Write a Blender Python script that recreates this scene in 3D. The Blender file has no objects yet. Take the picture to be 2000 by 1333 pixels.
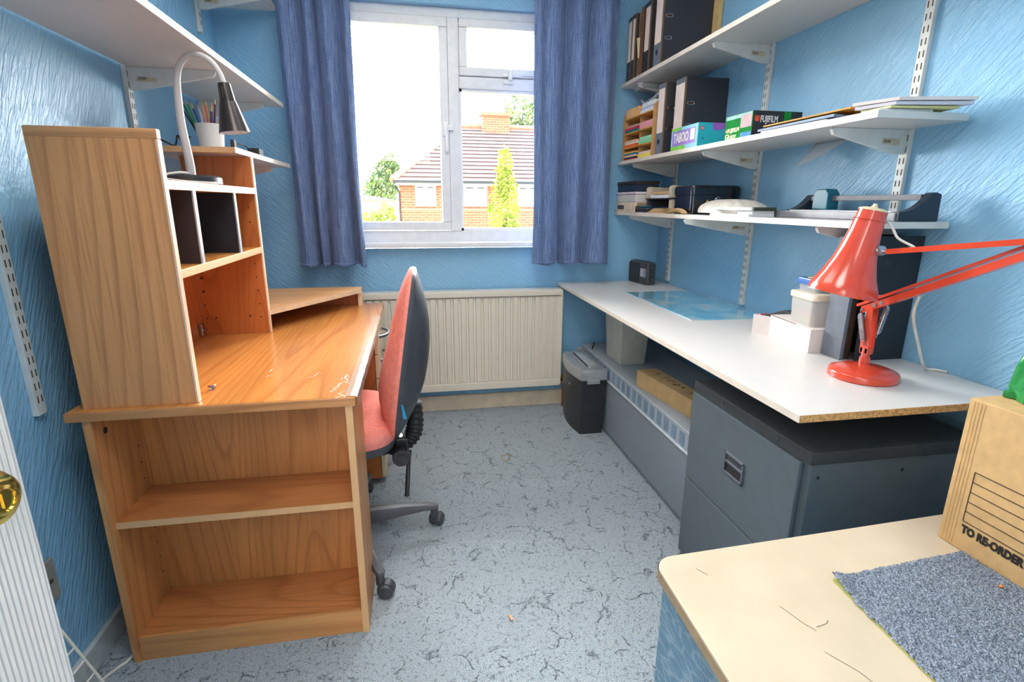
import bpy, bmesh, math, random
from mathutils import Vector, Matrix
S = bpy.context.scene
COL = S.collection
PI = math.pi
# ---------------------------------------------------------------- camera, sky, lights, exposure
cd = bpy.data.cameras.new('camera'); cam = bpy.data.objects.new('camera', cd); COL.objects.link(cam)
Pc, Yc, Rc = math.radians(14.76), math.radians(10.36), math.radians(0.31)
fw = Vector((math.sin(Yc)*math.cos(Pc), math.cos(Yc)*math.cos(Pc), -math.sin(Pc)))
r0 = Vector((math.cos(Yc), -math.sin(Yc), 0)); u0 = r0.cross(fw)
rt = r0*math.cos(Rc) + u0*math.sin(Rc); up = -r0*math.sin(Rc) + u0*math.cos(Rc)
cam.matrix_world = Matrix(((rt.x, up.x, -fw.x, 0), (rt.y, up.y, -fw.y, 0), (rt.z, up.z, -fw.z, 1.22), (0, 0, 0, 1)))
cd.sensor_width = 36; cd.lens = 1020*36/2000; cd.clip_start = 0.02; cd.clip_end = 300
S.camera = cam
S.view_settings.view_transform = 'Standard'; S.view_settings.look = 'None'
S.view_settings.gamma = 1; S.view_settings.use_curve_mapping = False
S.view_settings.exposure = 0.0

w = bpy.data.worlds.new('sky'); S.world = w; w.use_nodes = True
nt = w.node_tree; nt.nodes.clear()
tc = nt.nodes.new('ShaderNodeTexCoord'); sp = nt.nodes.new('ShaderNodeSeparateXYZ')
mr = nt.nodes.new('ShaderNodeMapRange'); mr.interpolation_type = 'SMOOTHSTEP'
mr.inputs['From Min'].default_value = -0.35; mr.inputs['From Max'].default_value = 0.75
mr.inputs['To Min'].default_value = 9.0; mr.inputs['To Max'].default_value = 52.0
bg = nt.nodes.new('ShaderNodeBackground'); bg.inputs['Color'].default_value = (1.0, 0.985, 0.97, 1)
wo = nt.nodes.new('ShaderNodeOutputWorld')
nt.links.new(tc.outputs['Generated'], sp.inputs[0]); nt.links.new(sp.outputs['Y'], mr.inputs['Value'])
nt.links.new(mr.outputs[0], bg.inputs['Strength']); nt.links.new(bg.outputs[0], wo.inputs[0])

def area(name, loc, target, sx, sy, power, color=(1, 1, 1), portal=False):
    l = bpy.data.lights.new(name, 'AREA'); l.shape = 'RECTANGLE'; l.size = sx; l.size_y = sy
    l.energy = power; l.color = color
    if portal: l.cycles.is_portal = True
    o = bpy.data.objects.new(name, l); COL.objects.link(o); o.location = loc
    o.rotation_euler = (Vector(target)-Vector(loc)).to_track_quat('-Z', 'Y').to_euler()
    return o
area('window_portal', (0.21, 3.16, 1.6), (0.21, 0, 1.6), 1.3, 1.3, 1, portal=True)
area('added_ceiling_fill', (0.16, 1.75, 2.38), (0.16, 1.76, 0.0), 1.0, 1.0, 18, (1.0, 0.97, 0.93))  # unseen overhead fill, added to brighten the window end; no fitting
area('added_ceiling_fill', (0.05, 0.45, 2.38), (0.07, 0.60, 0.0), 0.6, 0.6, 14, (1.0, 0.96, 0.91))  # second unseen fill, added for faces turned towards the camera
area('added_hall_fill', (-0.15, -1.0, 2.1), (0.1, 1.6, 0.6), 0.8, 0.8, 14, (1.0, 0.95, 0.88))  # fill added beyond the doorway to light the room from behind

# ---------------------------------------------------------------- materials
def lin(c):
    return tuple((v/12.92 if v <= .04045 else ((v+.055)/1.055)**2.4) for v in [x/255 for x in c]) + (1,)
class N:
    def __init__(s, name):
        s.m = bpy.data.materials.new(name); s.m.use_nodes = True
        s.t = s.m.node_tree; s.p = s.t.nodes['Principled BSDF']; s.out = s.t.nodes['Material Output']
        s.co = None
    def n(s, typ, **kw):
        x = s.t.nodes.new('ShaderNode'+typ)
        for k, v in kw.items(): setattr(x, k, v)
        return x
    def l(s, a, b): s.t.links.new(a, b)
    def obj(s, scale=(1, 1, 1), rot=(0, 0, 0), loc=(0, 0, 0)):
        if s.co is None: s.co = s.n('TexCoord')
        mp = s.n('Mapping'); s.l(s.co.outputs['Object'], mp.inputs[0])
        mp.inputs['Scale'].default_value = scale; mp.inputs['Rotation'].default_value = rot; mp.inputs['Location'].default_value = loc
        return mp.outputs[0]
    def noise(s, vec, scale, detail=2, rough=.5, dist=0):
        x = s.n('TexNoise'); s.l(vec, x.inputs['Vector']); x.inputs['Scale'].default_value = scale
        x.inputs['Detail'].default_value = detail; x.inputs['Roughness'].default_value = rough; x.inputs['Distortion'].default_value = dist
        return x.outputs['Fac']
    def ramp(s, fac, stops, interp='LINEAR'):
        x = s.n('ValToRGB'); x.color_ramp.interpolation = interp; e = x.color_ramp.elements
        while len(e) < len(stops): e.new(0.5)
        for i, (p, c) in enumerate(stops): e[i].position = p; e[i].color = c if len(c) == 4 else lin(c)
        s.l(fac, x.inputs[0]); return x.outputs[0]
    def mix(s, fac, a, b, mode='MIX'):
        x = s.n('Mix', data_type='RGBA', blend_type=mode)
        for i, v in ((0, fac), (6, a), (7, b)):
            if hasattr(v, 'is_linked') or hasattr(v, 'links'): s.l(v, x.inputs[i])
            elif i == 0: x.inputs[0].default_value = v
            else: x.inputs[i].default_value = v if len(v) == 4 else lin(v)
        return x.outputs[2]
    def math(s, op, a, b=0.0, c=None):
        x = s.n('Math', operation=op)
        for i, v in enumerate((a, b, c)):
            if v is None: continue
            if hasattr(v, 'links'): s.l(v, x.inputs[i])
            else: x.inputs[i].default_value = v
        return x.outputs[0]
    def base(s, c):
        if hasattr(c, 'links'): s.l(c, s.p.inputs['Base Color'])
        else: s.p.inputs['Base Color'].default_value = lin(c)
        return s
    def bump(s, h, strength=.3, dist=.01):
        b = s.n('Bump'); b.inputs['Strength'].default_value = strength; b.inputs['Distance'].default_value = dist
        s.l(h, b.inputs['Height']); s.l(b.outputs[0], s.p.inputs['Normal']); return s
    def set(s, **kw):
        for k, v in kw.items(): s.p.inputs[k.replace('_', ' ')].default_value = v
        return s

def plain(name, c, rough=.5, metal=0, coat=0, var=0.06, vs=25, spec=.5, bump=0, bs=300, bd=.001):
    n = N(name); v = n.obj()
    f = n.noise(v, vs, 3)
    lo = tuple(max(0, x*(1-var)) for x in c); hi = tuple(min(255, x*(1+var)) for x in c)
    n.base(n.ramp(f, [(.3, lo), (.7, hi)]))
    n.set(Roughness=rough, Metallic=metal, Coat_Weight=coat, Coat_Roughness=.1, Specular_IOR_Level=spec)
    if bump: n.bump(n.noise(v, bs, 2), bump, bd)
    return n.m

def wood(name, c, dark, axis='z', k=1.0, rough=.38, seed=0.0, across=(1, 1)):
    """laminate with straight pores and open cathedral figure; axis = grain direction"""
    n = N(name)
    a = {'x': 0, 'y': 1, 'z': 2}[axis]
    sc = [1, 1, 1]; sc[a] = .085
    v = n.obj(tuple(sc), (0, 0, 0), (seed, seed*1.7, seed*.6))
    warp = n.noise(v, 5.5, 2, .5)
    big = n.noise(v, 2.7*k, 1, .4, .5)
    f = n.math('FRACT', n.math('MULTIPLY', n.math('ADD', big, n.math('MULTIPLY', warp, .08)), 27.0))
    line = n.ramp(f, [(0, (.05, .05, .05, 1)), (.62, (.12,)*3+(1,)), (.90, (.95,)*3+(1,)), (1, (.05,)*3+(1,))])
    s2 = [160, 160, 160]; s2[a] = 5
    pores = n.noise(n.obj(tuple(s2)), 1.0, 2, .6)
    tone = n.noise(v, 9, 3)
    lo = tuple(x*.93 for x in c); hi = tuple(min(255, x*1.05) for x in c)
    col = n.ramp(tone, [(.3, lo), (.7, hi)])
    col = n.mix(n.math('MULTIPLY', line, .62), col, dark)
    col = n.mix(n.math('MULTIPLY', n.ramp(pores, [(.48, (0, 0, 0, 1)), (.70, (1, 1, 1, 1))]), .42), col, dark)
    n.base(col); n.set(Roughness=rough, Specular_IOR_Level=.5)
    n.bump(pores, .06, .001)
    return n.m

def wallpaper(name, axis, ang):
    """gloss-painted embossed paper: slanting dashes"""
    n = N(name)
    rot = (ang, 0, 0) if axis == 'x' else (0, ang, 0)
    # rotate first, then stretch
    v0 = n.obj((1, 1, 1), rot)
    mp = n.n('Mapping'); n.l(v0, mp.inputs[0])
    mp.inputs['Scale'].default_value = (15, 110, 15) if axis == 'x' else (110, 15, 15)
    v = mp.outputs[0]
    a = n.noise(v, 1.0, 2, .5, .2)
    b = n.noise(n.obj(), 105, 2, .6)
    h = n.math('ADD', n.ramp(a, [(.42, (0, 0, 0, 1)), (.6, (1, 1, 1, 1))]), n.math('MULTIPLY', b, 1.3))
    big = n.noise(n.obj(), 2.5, 3)
    n.base(n.ramp(big, [(.3, (135, 187, 222)), (.7, (146, 196, 229))]))
    n.set(Roughness=.40, Specular_IOR_Level=.45)
    n.bump(h, .55, .0025)
    return n.m

WHITE = plain('white_melamine', (218, 214, 210), .3, var=.008)
EDGE = plain('shelf_edge', (226, 214, 200), .35, var=.03)
BRKT = plain('bracket_white', (218, 218, 214), .4, var=.03)
SLOT = plain('slot_dark', (70, 66, 62), .8)
STICK = plain('sticker', (205, 190, 165), .6, var=.06, vs=160)
BARCODE = plain('barcode_ink', (60, 58, 55), .7)
PVC = plain('white_upvc', (238, 238, 240), .25, var=.015)
PVC_IN = plain('grey_white_frame', (230, 230, 232), .28, var=.02)
CEIL = plain('ceiling_paint', (240, 238, 234), .9, var=.02)
SKIRT = plain('skirting_paint', (222, 204, 180), .4, var=.05, vs=12)
SKIRTL = plain('skirting_worn_paint', (190, 195, 196), .45, var=.1, vs=18)
WL = wallpaper('wallpaper_left', 'x', .5)
WR = wallpaper('wallpaper_right', 'x', -.8)
WB = wallpaper('wallpaper_window', 'y', .9)
OAKZ = wood('cherry_laminate_upright', (214, 150, 92), (168, 102, 52), 'z')
OAKZ2 = wood('cherry_laminate_back', (214, 144, 84), (172, 102, 52), 'z', 1.2, seed=3.3)
OAKX = wood('cherry_laminate_shelf', (204, 134, 80), (164, 96, 50), 'x', seed=1.7)
OAKY = wood('cherry_laminate_top', (210, 142, 76), (178, 104, 48), 'y', .8, .2, seed=5.1)
OAKR = wood('cherry_laminate_red', (196, 116, 58), (160, 84, 40), 'z', 1.1, seed=7.7)
EDGEW = plain('wood_edge_band', (224, 174, 124), .35, var=.02, vs=40)
PALEW = plain('pale_edge_band', (236, 208, 172), .3, var=.04)
DKIN = plain('black_laminate', (34, 33, 40), .45, var=.1)
CHROME = plain('brushed_steel', (190, 192, 198), .25, 1.0)
GREYM = plain('grey_metal', (140, 144, 150), .3, 1.0)
BRASS = plain('polished_brass', (222, 190, 104), .14, 1.0, var=.03)
BLACK = plain('black_plastic', (38, 38, 42), .42, var=.1)
BLACKM = plain('matt_black', (30, 30, 34), .6, var=.1)
CHARC = plain('charcoal_plastic', (66, 68, 74), .45, var=.06, bump=.1, bs=500)
CHARB = plain('chair_base_plastic', (84, 84, 90), .42, var=.05)
SALMON = plain('salmon_fabric', (240, 140, 126), .9, var=.05, vs=60, bump=.3, bs=900, bd=.0008)
RED = plain('glossy_red_enamel', (214, 72, 48), .2, coat=.6, var=.03)
CREAM = plain('cream_laminate', (208, 191, 166), .35, var=.03, vs=8)
CARD = plain('corrugated_card', (206, 168, 116), .8, var=.04, vs=50)
CARD2 = plain('parcel_card', (224, 184, 130), .7, var=.04)
CARDIN = plain('kraft_card', (190, 142, 92), .8)
INK = plain('black_ink', (36, 32, 30), .7)
GREEN = plain('green_plastic', (38, 140, 72), .3, var=.12, vs=14, bump=.5, bs=30, bd=.01)
CAB = plain('dark_slate_enamel', (88, 97, 103), .42, var=.03)
CABTOP = plain('dark_slate_top', (58, 62, 65), .4, var=.08, vs=30)
CHIP = plain('chipboard', (190, 148, 96), .8, var=.22, vs=180)
PAPERW = plain('white_paper', (236, 234, 236), .7, var=.03, vs=90)
PAPERP = plain('pinkish_paper', (236, 224, 220), .7, var=.012, vs=40)
BIN = plain('pale_grey_plastic', (206, 206, 196), .4, var=.03)
SILVER = plain('silver_plastic', (180, 182, 186), .3, .4)
RAD = plain('radiator_enamel', (234, 224, 208), .3, var=.006)
GREYP = plain('lamp_grey', (196, 190, 188), .35, var=.03)
DARKSH = plain('dark_metallic_shade', (62, 56, 56), .28, .5)
LAMPIN = plain('lamp_inside', (235, 235, 240), .4)
TEAL = plain('teal_plastic', (24, 98, 118), .4)
NAVY = plain('navy_card', (30, 42, 66), .5)
FILE = plain('black_file_cloth', (48, 48, 54), .55, var=.12, vs=300)
FILEG = plain('grey_file_spine', (108, 116, 128), .5)
LABEL = plain('file_label', (240, 222, 212), .7, var=.03)
TAN = plain('brown_board', (120, 84, 54), .7)
DBROWN = plain('dark_brown_board', (58, 38, 24), .7, var=.25, vs=60)
ENVEL = plain('manila', (206, 170, 122), .8, var=.08, vs=40)
CABLEW = plain('white_cable', (226, 222, 214), .4)
BLUEL = plain('blue_lid', (58, 110, 196), .3)

def frosted(name, c, trans=.55, rough=.35):
    n = N(name); n.base(c); n.set(Roughness=rough, IOR=1.1)
    tr = n.n('BsdfTransparent'); tr.inputs[0].default_value = lin(c)
    mx = n.n('MixShader'); mx.inputs[0].default_value = 1-trans
    n.l(tr.outputs[0], mx.inputs[1]); n.l(n.p.outputs[0], mx.inputs[2]); n.l(mx.outputs[0], n.out.inputs[0])
    return n.m
FROST = frosted('frosted_storage_plastic', (206, 214, 222), .22)
FROSTB = frosted('frosted_body_plastic', (184, 193, 202), .34, .25)
FROSTT = frosted('tub_plastic', (232, 228, 224), .42)
FROSTW = frosted('milky_plastic', (232, 226, 222), .22)
CLEAR = frosted('clear_plastic', (236, 238, 240), .6, .15)
TAPE = frosted('glossy_packing_tape', (232, 222, 206), .6, .12)
def glass():
    n = N('window_glass'); n.t.nodes.remove(n.p)
    tr = n.n('BsdfTransparent'); tr.inputs[0].default_value = (.97, .98, .98, 1)
    gl = n.n('BsdfGlossy'); gl.inputs['Roughness'].default_value = .02
    fr = n.n('Fresnel'); fr.inputs[0].default_value = 1.45
    mx = n.n('MixShader'); n.l(fr.outputs[0], mx.inputs[0]); n.l(tr.outputs[0], mx.inputs[1]); n.l(gl.outputs[0], mx.inputs[2])
    n.l(mx.outputs[0], n.out.inputs[0]); return n.m
GLASS = glass()

def carpet_mat(name, c0, c1, dark, pile=420, squig=True):
    n = N(name); v = n.obj()
    f = n.noise(v, pile, 2, .7)
    big = n.noise(v, 3.0, 3)
    col = n.ramp(f, [(.38, c0), (.58, c1)])
    col = n.mix(n.math('MULTIPLY', big, .25), col, tuple(x*.9 for x in c1))
    h = f
    if squig:
        wv = n.n('VectorMath', operation='ADD'); n.l(v, wv.inputs[0])
        nz = n.n('TexNoise'); n.l(v, nz.inputs['Vector']); nz.inputs['Scale'].default_value = 9; nz.inputs['Detail'].default_value = 2
        sc = n.n('VectorMath', operation='SCALE'); n.l(nz.outputs['Color'], sc.inputs[0]); sc.inputs['Scale'].default_value = .16
        n.l(sc.outputs[0], wv.inputs[1])
        vo = n.n('TexVoronoi', feature='DISTANCE_TO_EDGE'); n.l(wv.outputs[0], vo.inputs['Vector']); vo.inputs['Scale'].default_value = 9
        edge = n.ramp(vo.outputs['Distance'], [(.0, (1, 1, 1, 1)), (.045, (0, 0, 0, 1))])
        gap = n.ramp(n.noise(v, 15, 3, .6), [(.49, (0, 0, 0, 1)), (.56, (1, 1, 1, 1))])
        fine = n.ramp(n.noise(v, 150, 2, .6), [(.40, (0, 0, 0, 1)), (.55, (1, 1, 1, 1))])
        sq = n.math('MULTIPLY', n.math('MULTIPLY', edge, gap), fine)
        flick = n.ramp(n.noise(v, 90, 2, .6, .6), [(.57, (0, 0, 0, 1)), (.68, (1, 1, 1, 1))])
        sq = n.math('MAXIMUM', sq, n.math('MULTIPLY', flick, .5))
        col = n.mix(n.math('MULTIPLY', sq, .85), col, dark)
        h = n.math('SUBTRACT', f, n.math('MULTIPLY', sq, 1.2))
    n.base(col); n.set(Roughness=1.0, Specular_IOR_Level=.1, Sheen_Weight=.2)
    n.bump(h, 1.0, .012 if squig else .008)
    return n.m
CARPET = carpet_mat('blue_grey_carpet', (158, 180, 200), (232, 240, 246), (70, 88, 110), 300)
OFFCUT = carpet_mat('blue_carpet_offcut', (70, 88, 116), (190, 202, 220), (50, 62, 90), 420, False)
def curtain_mat():
    n = N('slubbed_blue_cotton')
    a = n.noise(n.obj((300, 300, 10)), 1, 2, .6); b = n.noise(n.obj((30, 30, 420)), 1, 2, .6)
    f = n.math('ADD', n.math('MULTIPLY', a, .75), n.math('MULTIPLY', b, .25))
    n.base(n.ramp(f, [(.36, (70, 92, 136)), (.62, (124, 144, 184))]))
    n.set(Roughness=.9, Specular_IOR_Level=.2, Sheen_Weight=.15); n.bump(f, .25, .001)
    return n.m
CURT = curtain_mat()
def door_mat():
    n = N('ribbed_white_door_paint'); wv = n.n('TexWave', wave_type='BANDS', bands_direction='X')
    n.l(n.obj((1, 1, .06)), wv.inputs['Vector']); wv.inputs['Scale'].default_value = 58; wv.inputs['Distortion'].default_value = .9
    wv.inputs['Detail'].default_value = 2; wv.inputs['Detail Scale'].default_value = 2.0
    n.base((232, 230, 230)); n.set(Roughness=.4); n.bump(wv.outputs['Fac'], .9, .003); return n.m
DOOR = door_mat()
def panel_mat():
    n = N('embossed_blue_panel_paper')
    wv = n.n('TexWave', wave_type='BANDS', bands_direction='Y'); n.l(n.obj(), wv.inputs['Vector']); wv.inputs['Scale'].default_value = 55; wv.inputs['Distortion'].default_value = 1
    vo = n.n('TexVoronoi', feature='DISTANCE_TO_EDGE'); n.l(n.obj((22, 22, 60)), vo.inputs['Vector']); vo.inputs['Scale'].default_value = 1.0
    e = n.ramp(vo.outputs['Distance'], [(0, (1, 1, 1, 1)), (.11, (0, 0, 0, 1))])
    n.base(n.mix(n.math('MULTIPLY', e, .6), (98, 140, 170), (176, 200, 212))); n.set(Roughness=.4)
    n.bump(n.math('ADD', n.math('MULTIPLY', wv.outputs['Fac'], .5), e), .6, .003); return n.m
PANEL = panel_mat()
def map_mat():
    n = N('printed_sea_chart'); v = n.obj()
    f = n.noise(v, 7, 5, .6, .4)
    col = n.ramp(f, [(.40, (112, 184, 216)), (.52, (152, 210, 232)), (.60, (190, 220, 220)), (.68, (196, 178, 150)), (.8, (150, 186, 190))])
    n.base(col); n.set(Roughness=.12, Coat_Weight=1.0, Coat_Roughness=.04); return n.m
CHART = map_mat()
def lines_mat(name, c, d, axis, scale, amt=.5, rough=.6):
    n = N(name); wv = n.n('TexWave', wave_type='BANDS', bands_direction=axis); n.l(n.obj(), wv.inputs['Vector']); wv.inputs['Scale'].default_value = scale
    wv.inputs['Distortion'].default_value = .4
    n.base(n.mix(n.math('MULTIPLY', wv.outputs['Fac'], amt), c, d)); n.set(Roughness=rough); return n.m
def brick_mat():
    n = N('red_brickwork'); b = n.n('TexBrick'); sx = n.n('SeparateXYZ'); n.l(n.obj(), sx.inputs[0]); cx = n.n('CombineXYZ')
    n.l(n.math('ADD', sx.outputs[0], sx.outputs[1]), cx.inputs[0]); n.l(sx.outputs[2], cx.inputs[1]); n.l(cx.outputs[0], b.inputs['Vector'])
    b.inputs['Scale'].default_value = 1; b.inputs['Brick Width'].default_value = .3; b.inputs['Row Height'].default_value = .1; b.inputs['Mortar Size'].default_value = .010
    b.inputs['Color1'].default_value = lin((160, 92, 66)); b.inputs['Color2'].default_value = lin((138, 78, 58)); b.inputs['Mortar'].default_value = lin((168, 132, 112))
    n.l(b.outputs['Color'], n.p.inputs['Base Color']); n.set(Roughness=.9); return n.m
BRICK = brick_mat()
TILE = plain('roof_tile', (122, 92, 84), .8, var=.15, vs=3)
TILED = plain('roof_tile_ridge', (150, 100, 80), .8, var=.1, vs=6)
GUT = plain('black_gutter', (28, 30, 36), .5)
RENDERW = plain('white_render', (190, 190, 190), .8)
def leaf_mat(name, a, b):
    n = N(name); f = n.noise(n.obj(), 2.2, 3)
    n.base(n.ramp(f, [(.35, a), (.65, b)])); n.set(Roughness=.7, Specular_IOR_Level=.2); return n.m
LEAF1 = leaf_mat('tree_leaves', (62, 92, 60), (118, 138, 78)); LEAF2 = leaf_mat('pale_tree_leaves', (84, 110, 84), (140, 152, 110))
LEAF3 = leaf_mat('yellow_green_leaves', (104, 120, 34), (150, 154, 58)); BARK = plain('bark', (90, 76, 62), .9)
GRASS = plain('garden_ground', (96, 112, 70), .95, var=.2, vs=.5)

# ---------------------------------------------------------------- mesh builder
WL_CACHE = {}
def wloc(o):
    v = Vector((0, 0, 0))
    while o: v += o.location; o = o.parent
    return v
class MB:
    def __init__(s): s.bm = bmesh.new(); s.mi = 0
    def _mark(s, faces):
        for f in faces: f.material_index = s.mi
    def poly(s, pts):
        f = s.bm.faces.new([s.bm.verts.new(p) for p in pts]); s._mark([f]); return s
    def box(s, x0, x1, y0, y1, z0, z1, bev=0, M=None, seg=2):
        b2 = bmesh.new(); bmesh.ops.create_cube(b2, size=1)
        for v in b2.verts: v.co = Vector(((x0+x1)/2+v.co.x*(x1-x0), (y0+y1)/2+v.co.y*(y1-y0), (z0+z1)/2+v.co.z*(z1-z0)))
        if bev: bmesh.ops.bevel(b2, geom=list(b2.edges), offset=bev, segments=seg, affect='EDGES', profile=.5)
        return s._merge(b2, M)
    def _merge(s, b2, M=None):
        if M is not None: bmesh.ops.transform(b2, matrix=M, verts=b2.verts)
        vm = {v: s.bm.verts.new(v.co) for v in b2.verts}
        for f in b2.faces:
            try: g = s.bm.faces.new([vm[v] for v in f.verts]); g.material_index = s.mi
            except ValueError: pass
        b2.free(); return s
    def prism(s, pts, axis, a, b, bev=0, M=None):
        def P(p, t):
            return {'x': (t, p[0], p[1]), 'y': (p[0], t, p[1]), 'z': (p[0], p[1], t)}[axis]
        b2 = bmesh.new(); A = [b2.verts.new(P(p, a)) for p in pts]; B = [b2.verts.new(P(p, b)) for p in pts]
        k = len(pts)
        b2.faces.new(A); b2.faces.new(B)
        for i in range(k): b2.faces.new((A[i], A[(i+1) % k], B[(i+1) % k], B[i]))
        bmesh.ops.recalc_face_normals(b2, faces=b2.faces)
        if bev: bmesh.ops.bevel(b2, geom=list(b2.edges), offset=bev, segments=2, affect='EDGES', profile=.5)
        return s._merge(b2, M)
    def loft(s, rings, cap=True, M=None, closed=True):
        b2 = bmesh.new(); R = [[b2.verts.new(p) for p in r] for r in rings]; k = len(R[0])
        for a, b in zip(R, R[1:]):
            for i in range(k if closed else k-1):
                b2.faces.new((a[i], a[(i+1) % k], b[(i+1) % k], b[i]))
        if cap:
            b2.faces.new(R[0]); b2.faces.new(R[-1])
        bmesh.ops.recalc_face_normals(b2, faces=b2.faces)
        return s._merge(b2, M)
    def tube(s, pts, r, n=8, cap=True, M=None):
        pts = [Vector(p) for p in pts]; rr = r if hasattr(r, '__len__') else [r]*len(pts)
        rings = []; nrm = None
        for i, p in enumerate(pts):
            t = (pts[min(i+1, len(pts)-1)]-pts[max(i-1, 0)]).normalized()
            if nrm is None:
                nrm = t.orthogonal().normalized()
            else:
                nrm = (nrm - t*nrm.dot(t)).normalized()
            bn = t.cross(nrm)
            rings.append([p+(nrm*math.cos(2*PI*j/n)+bn*math.sin(2*PI*j/n))*rr[i] for j in range(n)])
        return s.loft(rings, cap, M)
    def cyl(s, p0, p1, r0, r1=None, n=20, M=None):
        return s.tube([p0, p1], [r0, r0 if r1 is None else r1], n, True, M)
    def lathe(s, prof, p0, ax=(0, 0, 1), n=32, cap=True):
        ax = Vector(ax).normalized(); a = ax.orthogonal().normalized(); b = ax.cross(a); p0 = Vector(p0)
        return s.loft([[p0+ax*z+(a*math.cos(2*PI*j/n)+b*math.sin(2*PI*j/n))*max(r, 1e-4) for j in range(n)] for r, z in prof], cap)
    def ball(s, c, r, n=14):
        r = r if hasattr(r, '__len__') else (r, r, r)
        b2 = bmesh.new(); bmesh.ops.create_uvsphere(b2, u_segments=n, v_segments=max(6, n//2), radius=1)
        for v in b2.verts: v.co = Vector((c[0]+v.co.x*r[0], c[1]+v.co.y*r[1], c[2]+v.co.z*r[2]))
        return s._merge(b2)
    def grid(s, fn, nu, nv):
        V = [[s.bm.verts.new(fn(i/nu, j/nv)) for j in range(nv+1)] for i in range(nu+1)]
        for i in range(nu):
            for j in range(nv): s._mark([s.bm.faces.new((V[i][j], V[i+1][j], V[i+1][j+1], V[i][j+1]))])
        return s
    def mat(s, i): s.mi = i; return s
    def build(s, name, mats, parent=None, label=None, cat=None, group=None, kind=None, local=False, smooth=40, keep=False):
        bm = s.bm; bmesh.ops.recalc_face_normals(bm, faces=bm.faces) if not keep else None
        lim = math.radians(smooth)
        for f in bm.faces: f.smooth = True
        for e in bm.edges:
            if len(e.link_faces) == 2 and e.calc_face_angle(0) > lim: e.smooth = False
        me = bpy.data.meshes.new(name)
        o = bpy.data.objects.new(name, me)
        if not local:
            if parent is not None: off = wloc(parent)
            else:
                cs = [v.co for v in bm.verts]
                off = Vector(((min(c.x for c in cs)+max(c.x for c in cs))/2, (min(c.y for c in cs)+max(c.y for c in cs))/2, min(c.z for c in cs)))
                o.location = off
            bmesh.ops.translate(bm, vec=-off, verts=bm.verts)
        bm.to_mesh(me); bm.free()
        for m in (mats if isinstance(mats, (list, tuple)) else [mats]): me.materials.append(m)
        COL.objects.link(o)
        if smooth <= 40:
            wm = o.modifiers.new('normals', 'WEIGHTED_NORMAL'); wm.keep_sharp = True
        if parent is not None: o.parent = parent
        tag(o, label, cat, group, kind)
        return o
def tag(o, label=None, cat=None, group=None, kind=None):
    if label: o['label'] = label
    if cat: o['category'] = cat
    if group: o['group'] = group
    if kind: o['kind'] = kind
    return o
def thing(name, label, cat, loc, group=None, rz=0, kind=None):
    o = bpy.data.objects.new(name, None); COL.objects.link(o); o.location = loc; o.rotation_euler = (0, 0, rz)
    o.empty_display_size = .05
    return tag(o, label, cat, group, kind)
def struct(name, mb, m, parent=None, **kw):
    return mb.build(name, m, parent, kind='structure', **kw)
def copy_tree(o, parent=None):
    c = o.copy(); COL.objects.link(c)
    if parent: c.parent = parent
    for ch in list(o.children): copy_tree(ch, c)
    return c
def text_mb(body, size, M, depth=.0006, bold=0.0):
    cu = bpy.data.curves.new('lettering', 'FONT'); cu.body = body; cu.size = size; cu.extrude = depth; cu.offset = bold; cu.resolution_u = 3
    ob = bpy.data.objects.new('lettering', cu); COL.objects.link(ob)
    dg = bpy.context.evaluated_depsgraph_get(); dg.update(); me = bpy.data.meshes.new_from_object(ob.evaluated_get(dg))
    b = MB(); b2 = bmesh.new(); b2.from_mesh(me); b._merge(b2, M)
    bpy.data.objects.remove(ob); bpy.data.curves.remove(cu); bpy.data.meshes.remove(me)
    return b
def facing_negx(x, y, z):   # text on a face looking at -x: reading direction -y, up +z
    return Matrix(((0, 0, -1, x), (-1, 0, 0, y), (0, 1, 0, z), (0, 0, 0, 1)))
def facing_negy(x, y, z):
    return Matrix(((1, 0, 0, x), (0, 0, -1, y), (0, 1, 0, z), (0, 0, 0, 1)))

# ---------------------------------------------------------------- the room
XL, XR, YW, ZC, YF = -.9, 1.44, 3.0, 2.42, -.2
WX0, WX1, WZ0, WZ1 = -.42, .84, 1.0, 2.195
def ridge(x, y):
    h = 0
    for (ax, ay, bx, by, a) in ((-.25, 2.10, .78, 2.085, .010), (-.14, 1.665, .50, 1.64, .012), (.0, 2.40, .6, 2.42, .004)):
        t = min(1, max(0, (x-ax)/(bx-ax))); yy = ay+(by-ay)*t + .012*math.sin(x*9)
        h += a*.8*math.exp(-((y-yy)/.032)**2)*max(0, 1-abs(2*t-.9)**3)
    return h
fl = MB(); fl.grid(lambda u, v: (XL-.05+u*(XR-XL+.1), YF-.1+v*(YW-YF+.15), 0 if (u in (0, 1)) else ridge(XL-.05+u*(XR-XL+.1), YF-.1+v*(YW-YF+.15))), 90, 260)
struct('floor', fl, CARPET)
struct('ceiling', MB().box(XL-.1, XR+.1, YF-.1, YW+.25, ZC, ZC+.1), CEIL)
struct('wall_left', MB().box(XL-.1, XL, YF-.1, YW+.25, -.05, ZC), WL)
struct('wall_right', MB().box(XR, XR+.1, YF-.1, YW+.25, -.05, ZC), WR)
b = MB()
b.box(XL, WX0, YW, YW+.25, -.05, ZC).box(WX1, XR, YW, YW+.25, -.05, ZC).box(WX0, WX1, YW, YW+.25, -.05, WZ0-.025).box(WX0, WX1, YW, YW+.25, WZ1, ZC)
struct('wall_back', b, WB)
b = MB(); b.box(XL, -.50, YF-.1, YF, -.05, ZC).box(.30, XR, YF-.1, YF, -.05, ZC).box(-.50, .30, YF-.1, YF, 2.03, ZC)
struct('wall_front', b, WB)
struct('baseboard_back', MB().box(XL, XR, YW-.016, YW, 0, .095, .003), SKIRT)
struct('baseboard_left', MB().box(XL, XL+.016, YF, YW-.016, 0, .078, .003), SKIRTL)
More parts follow.
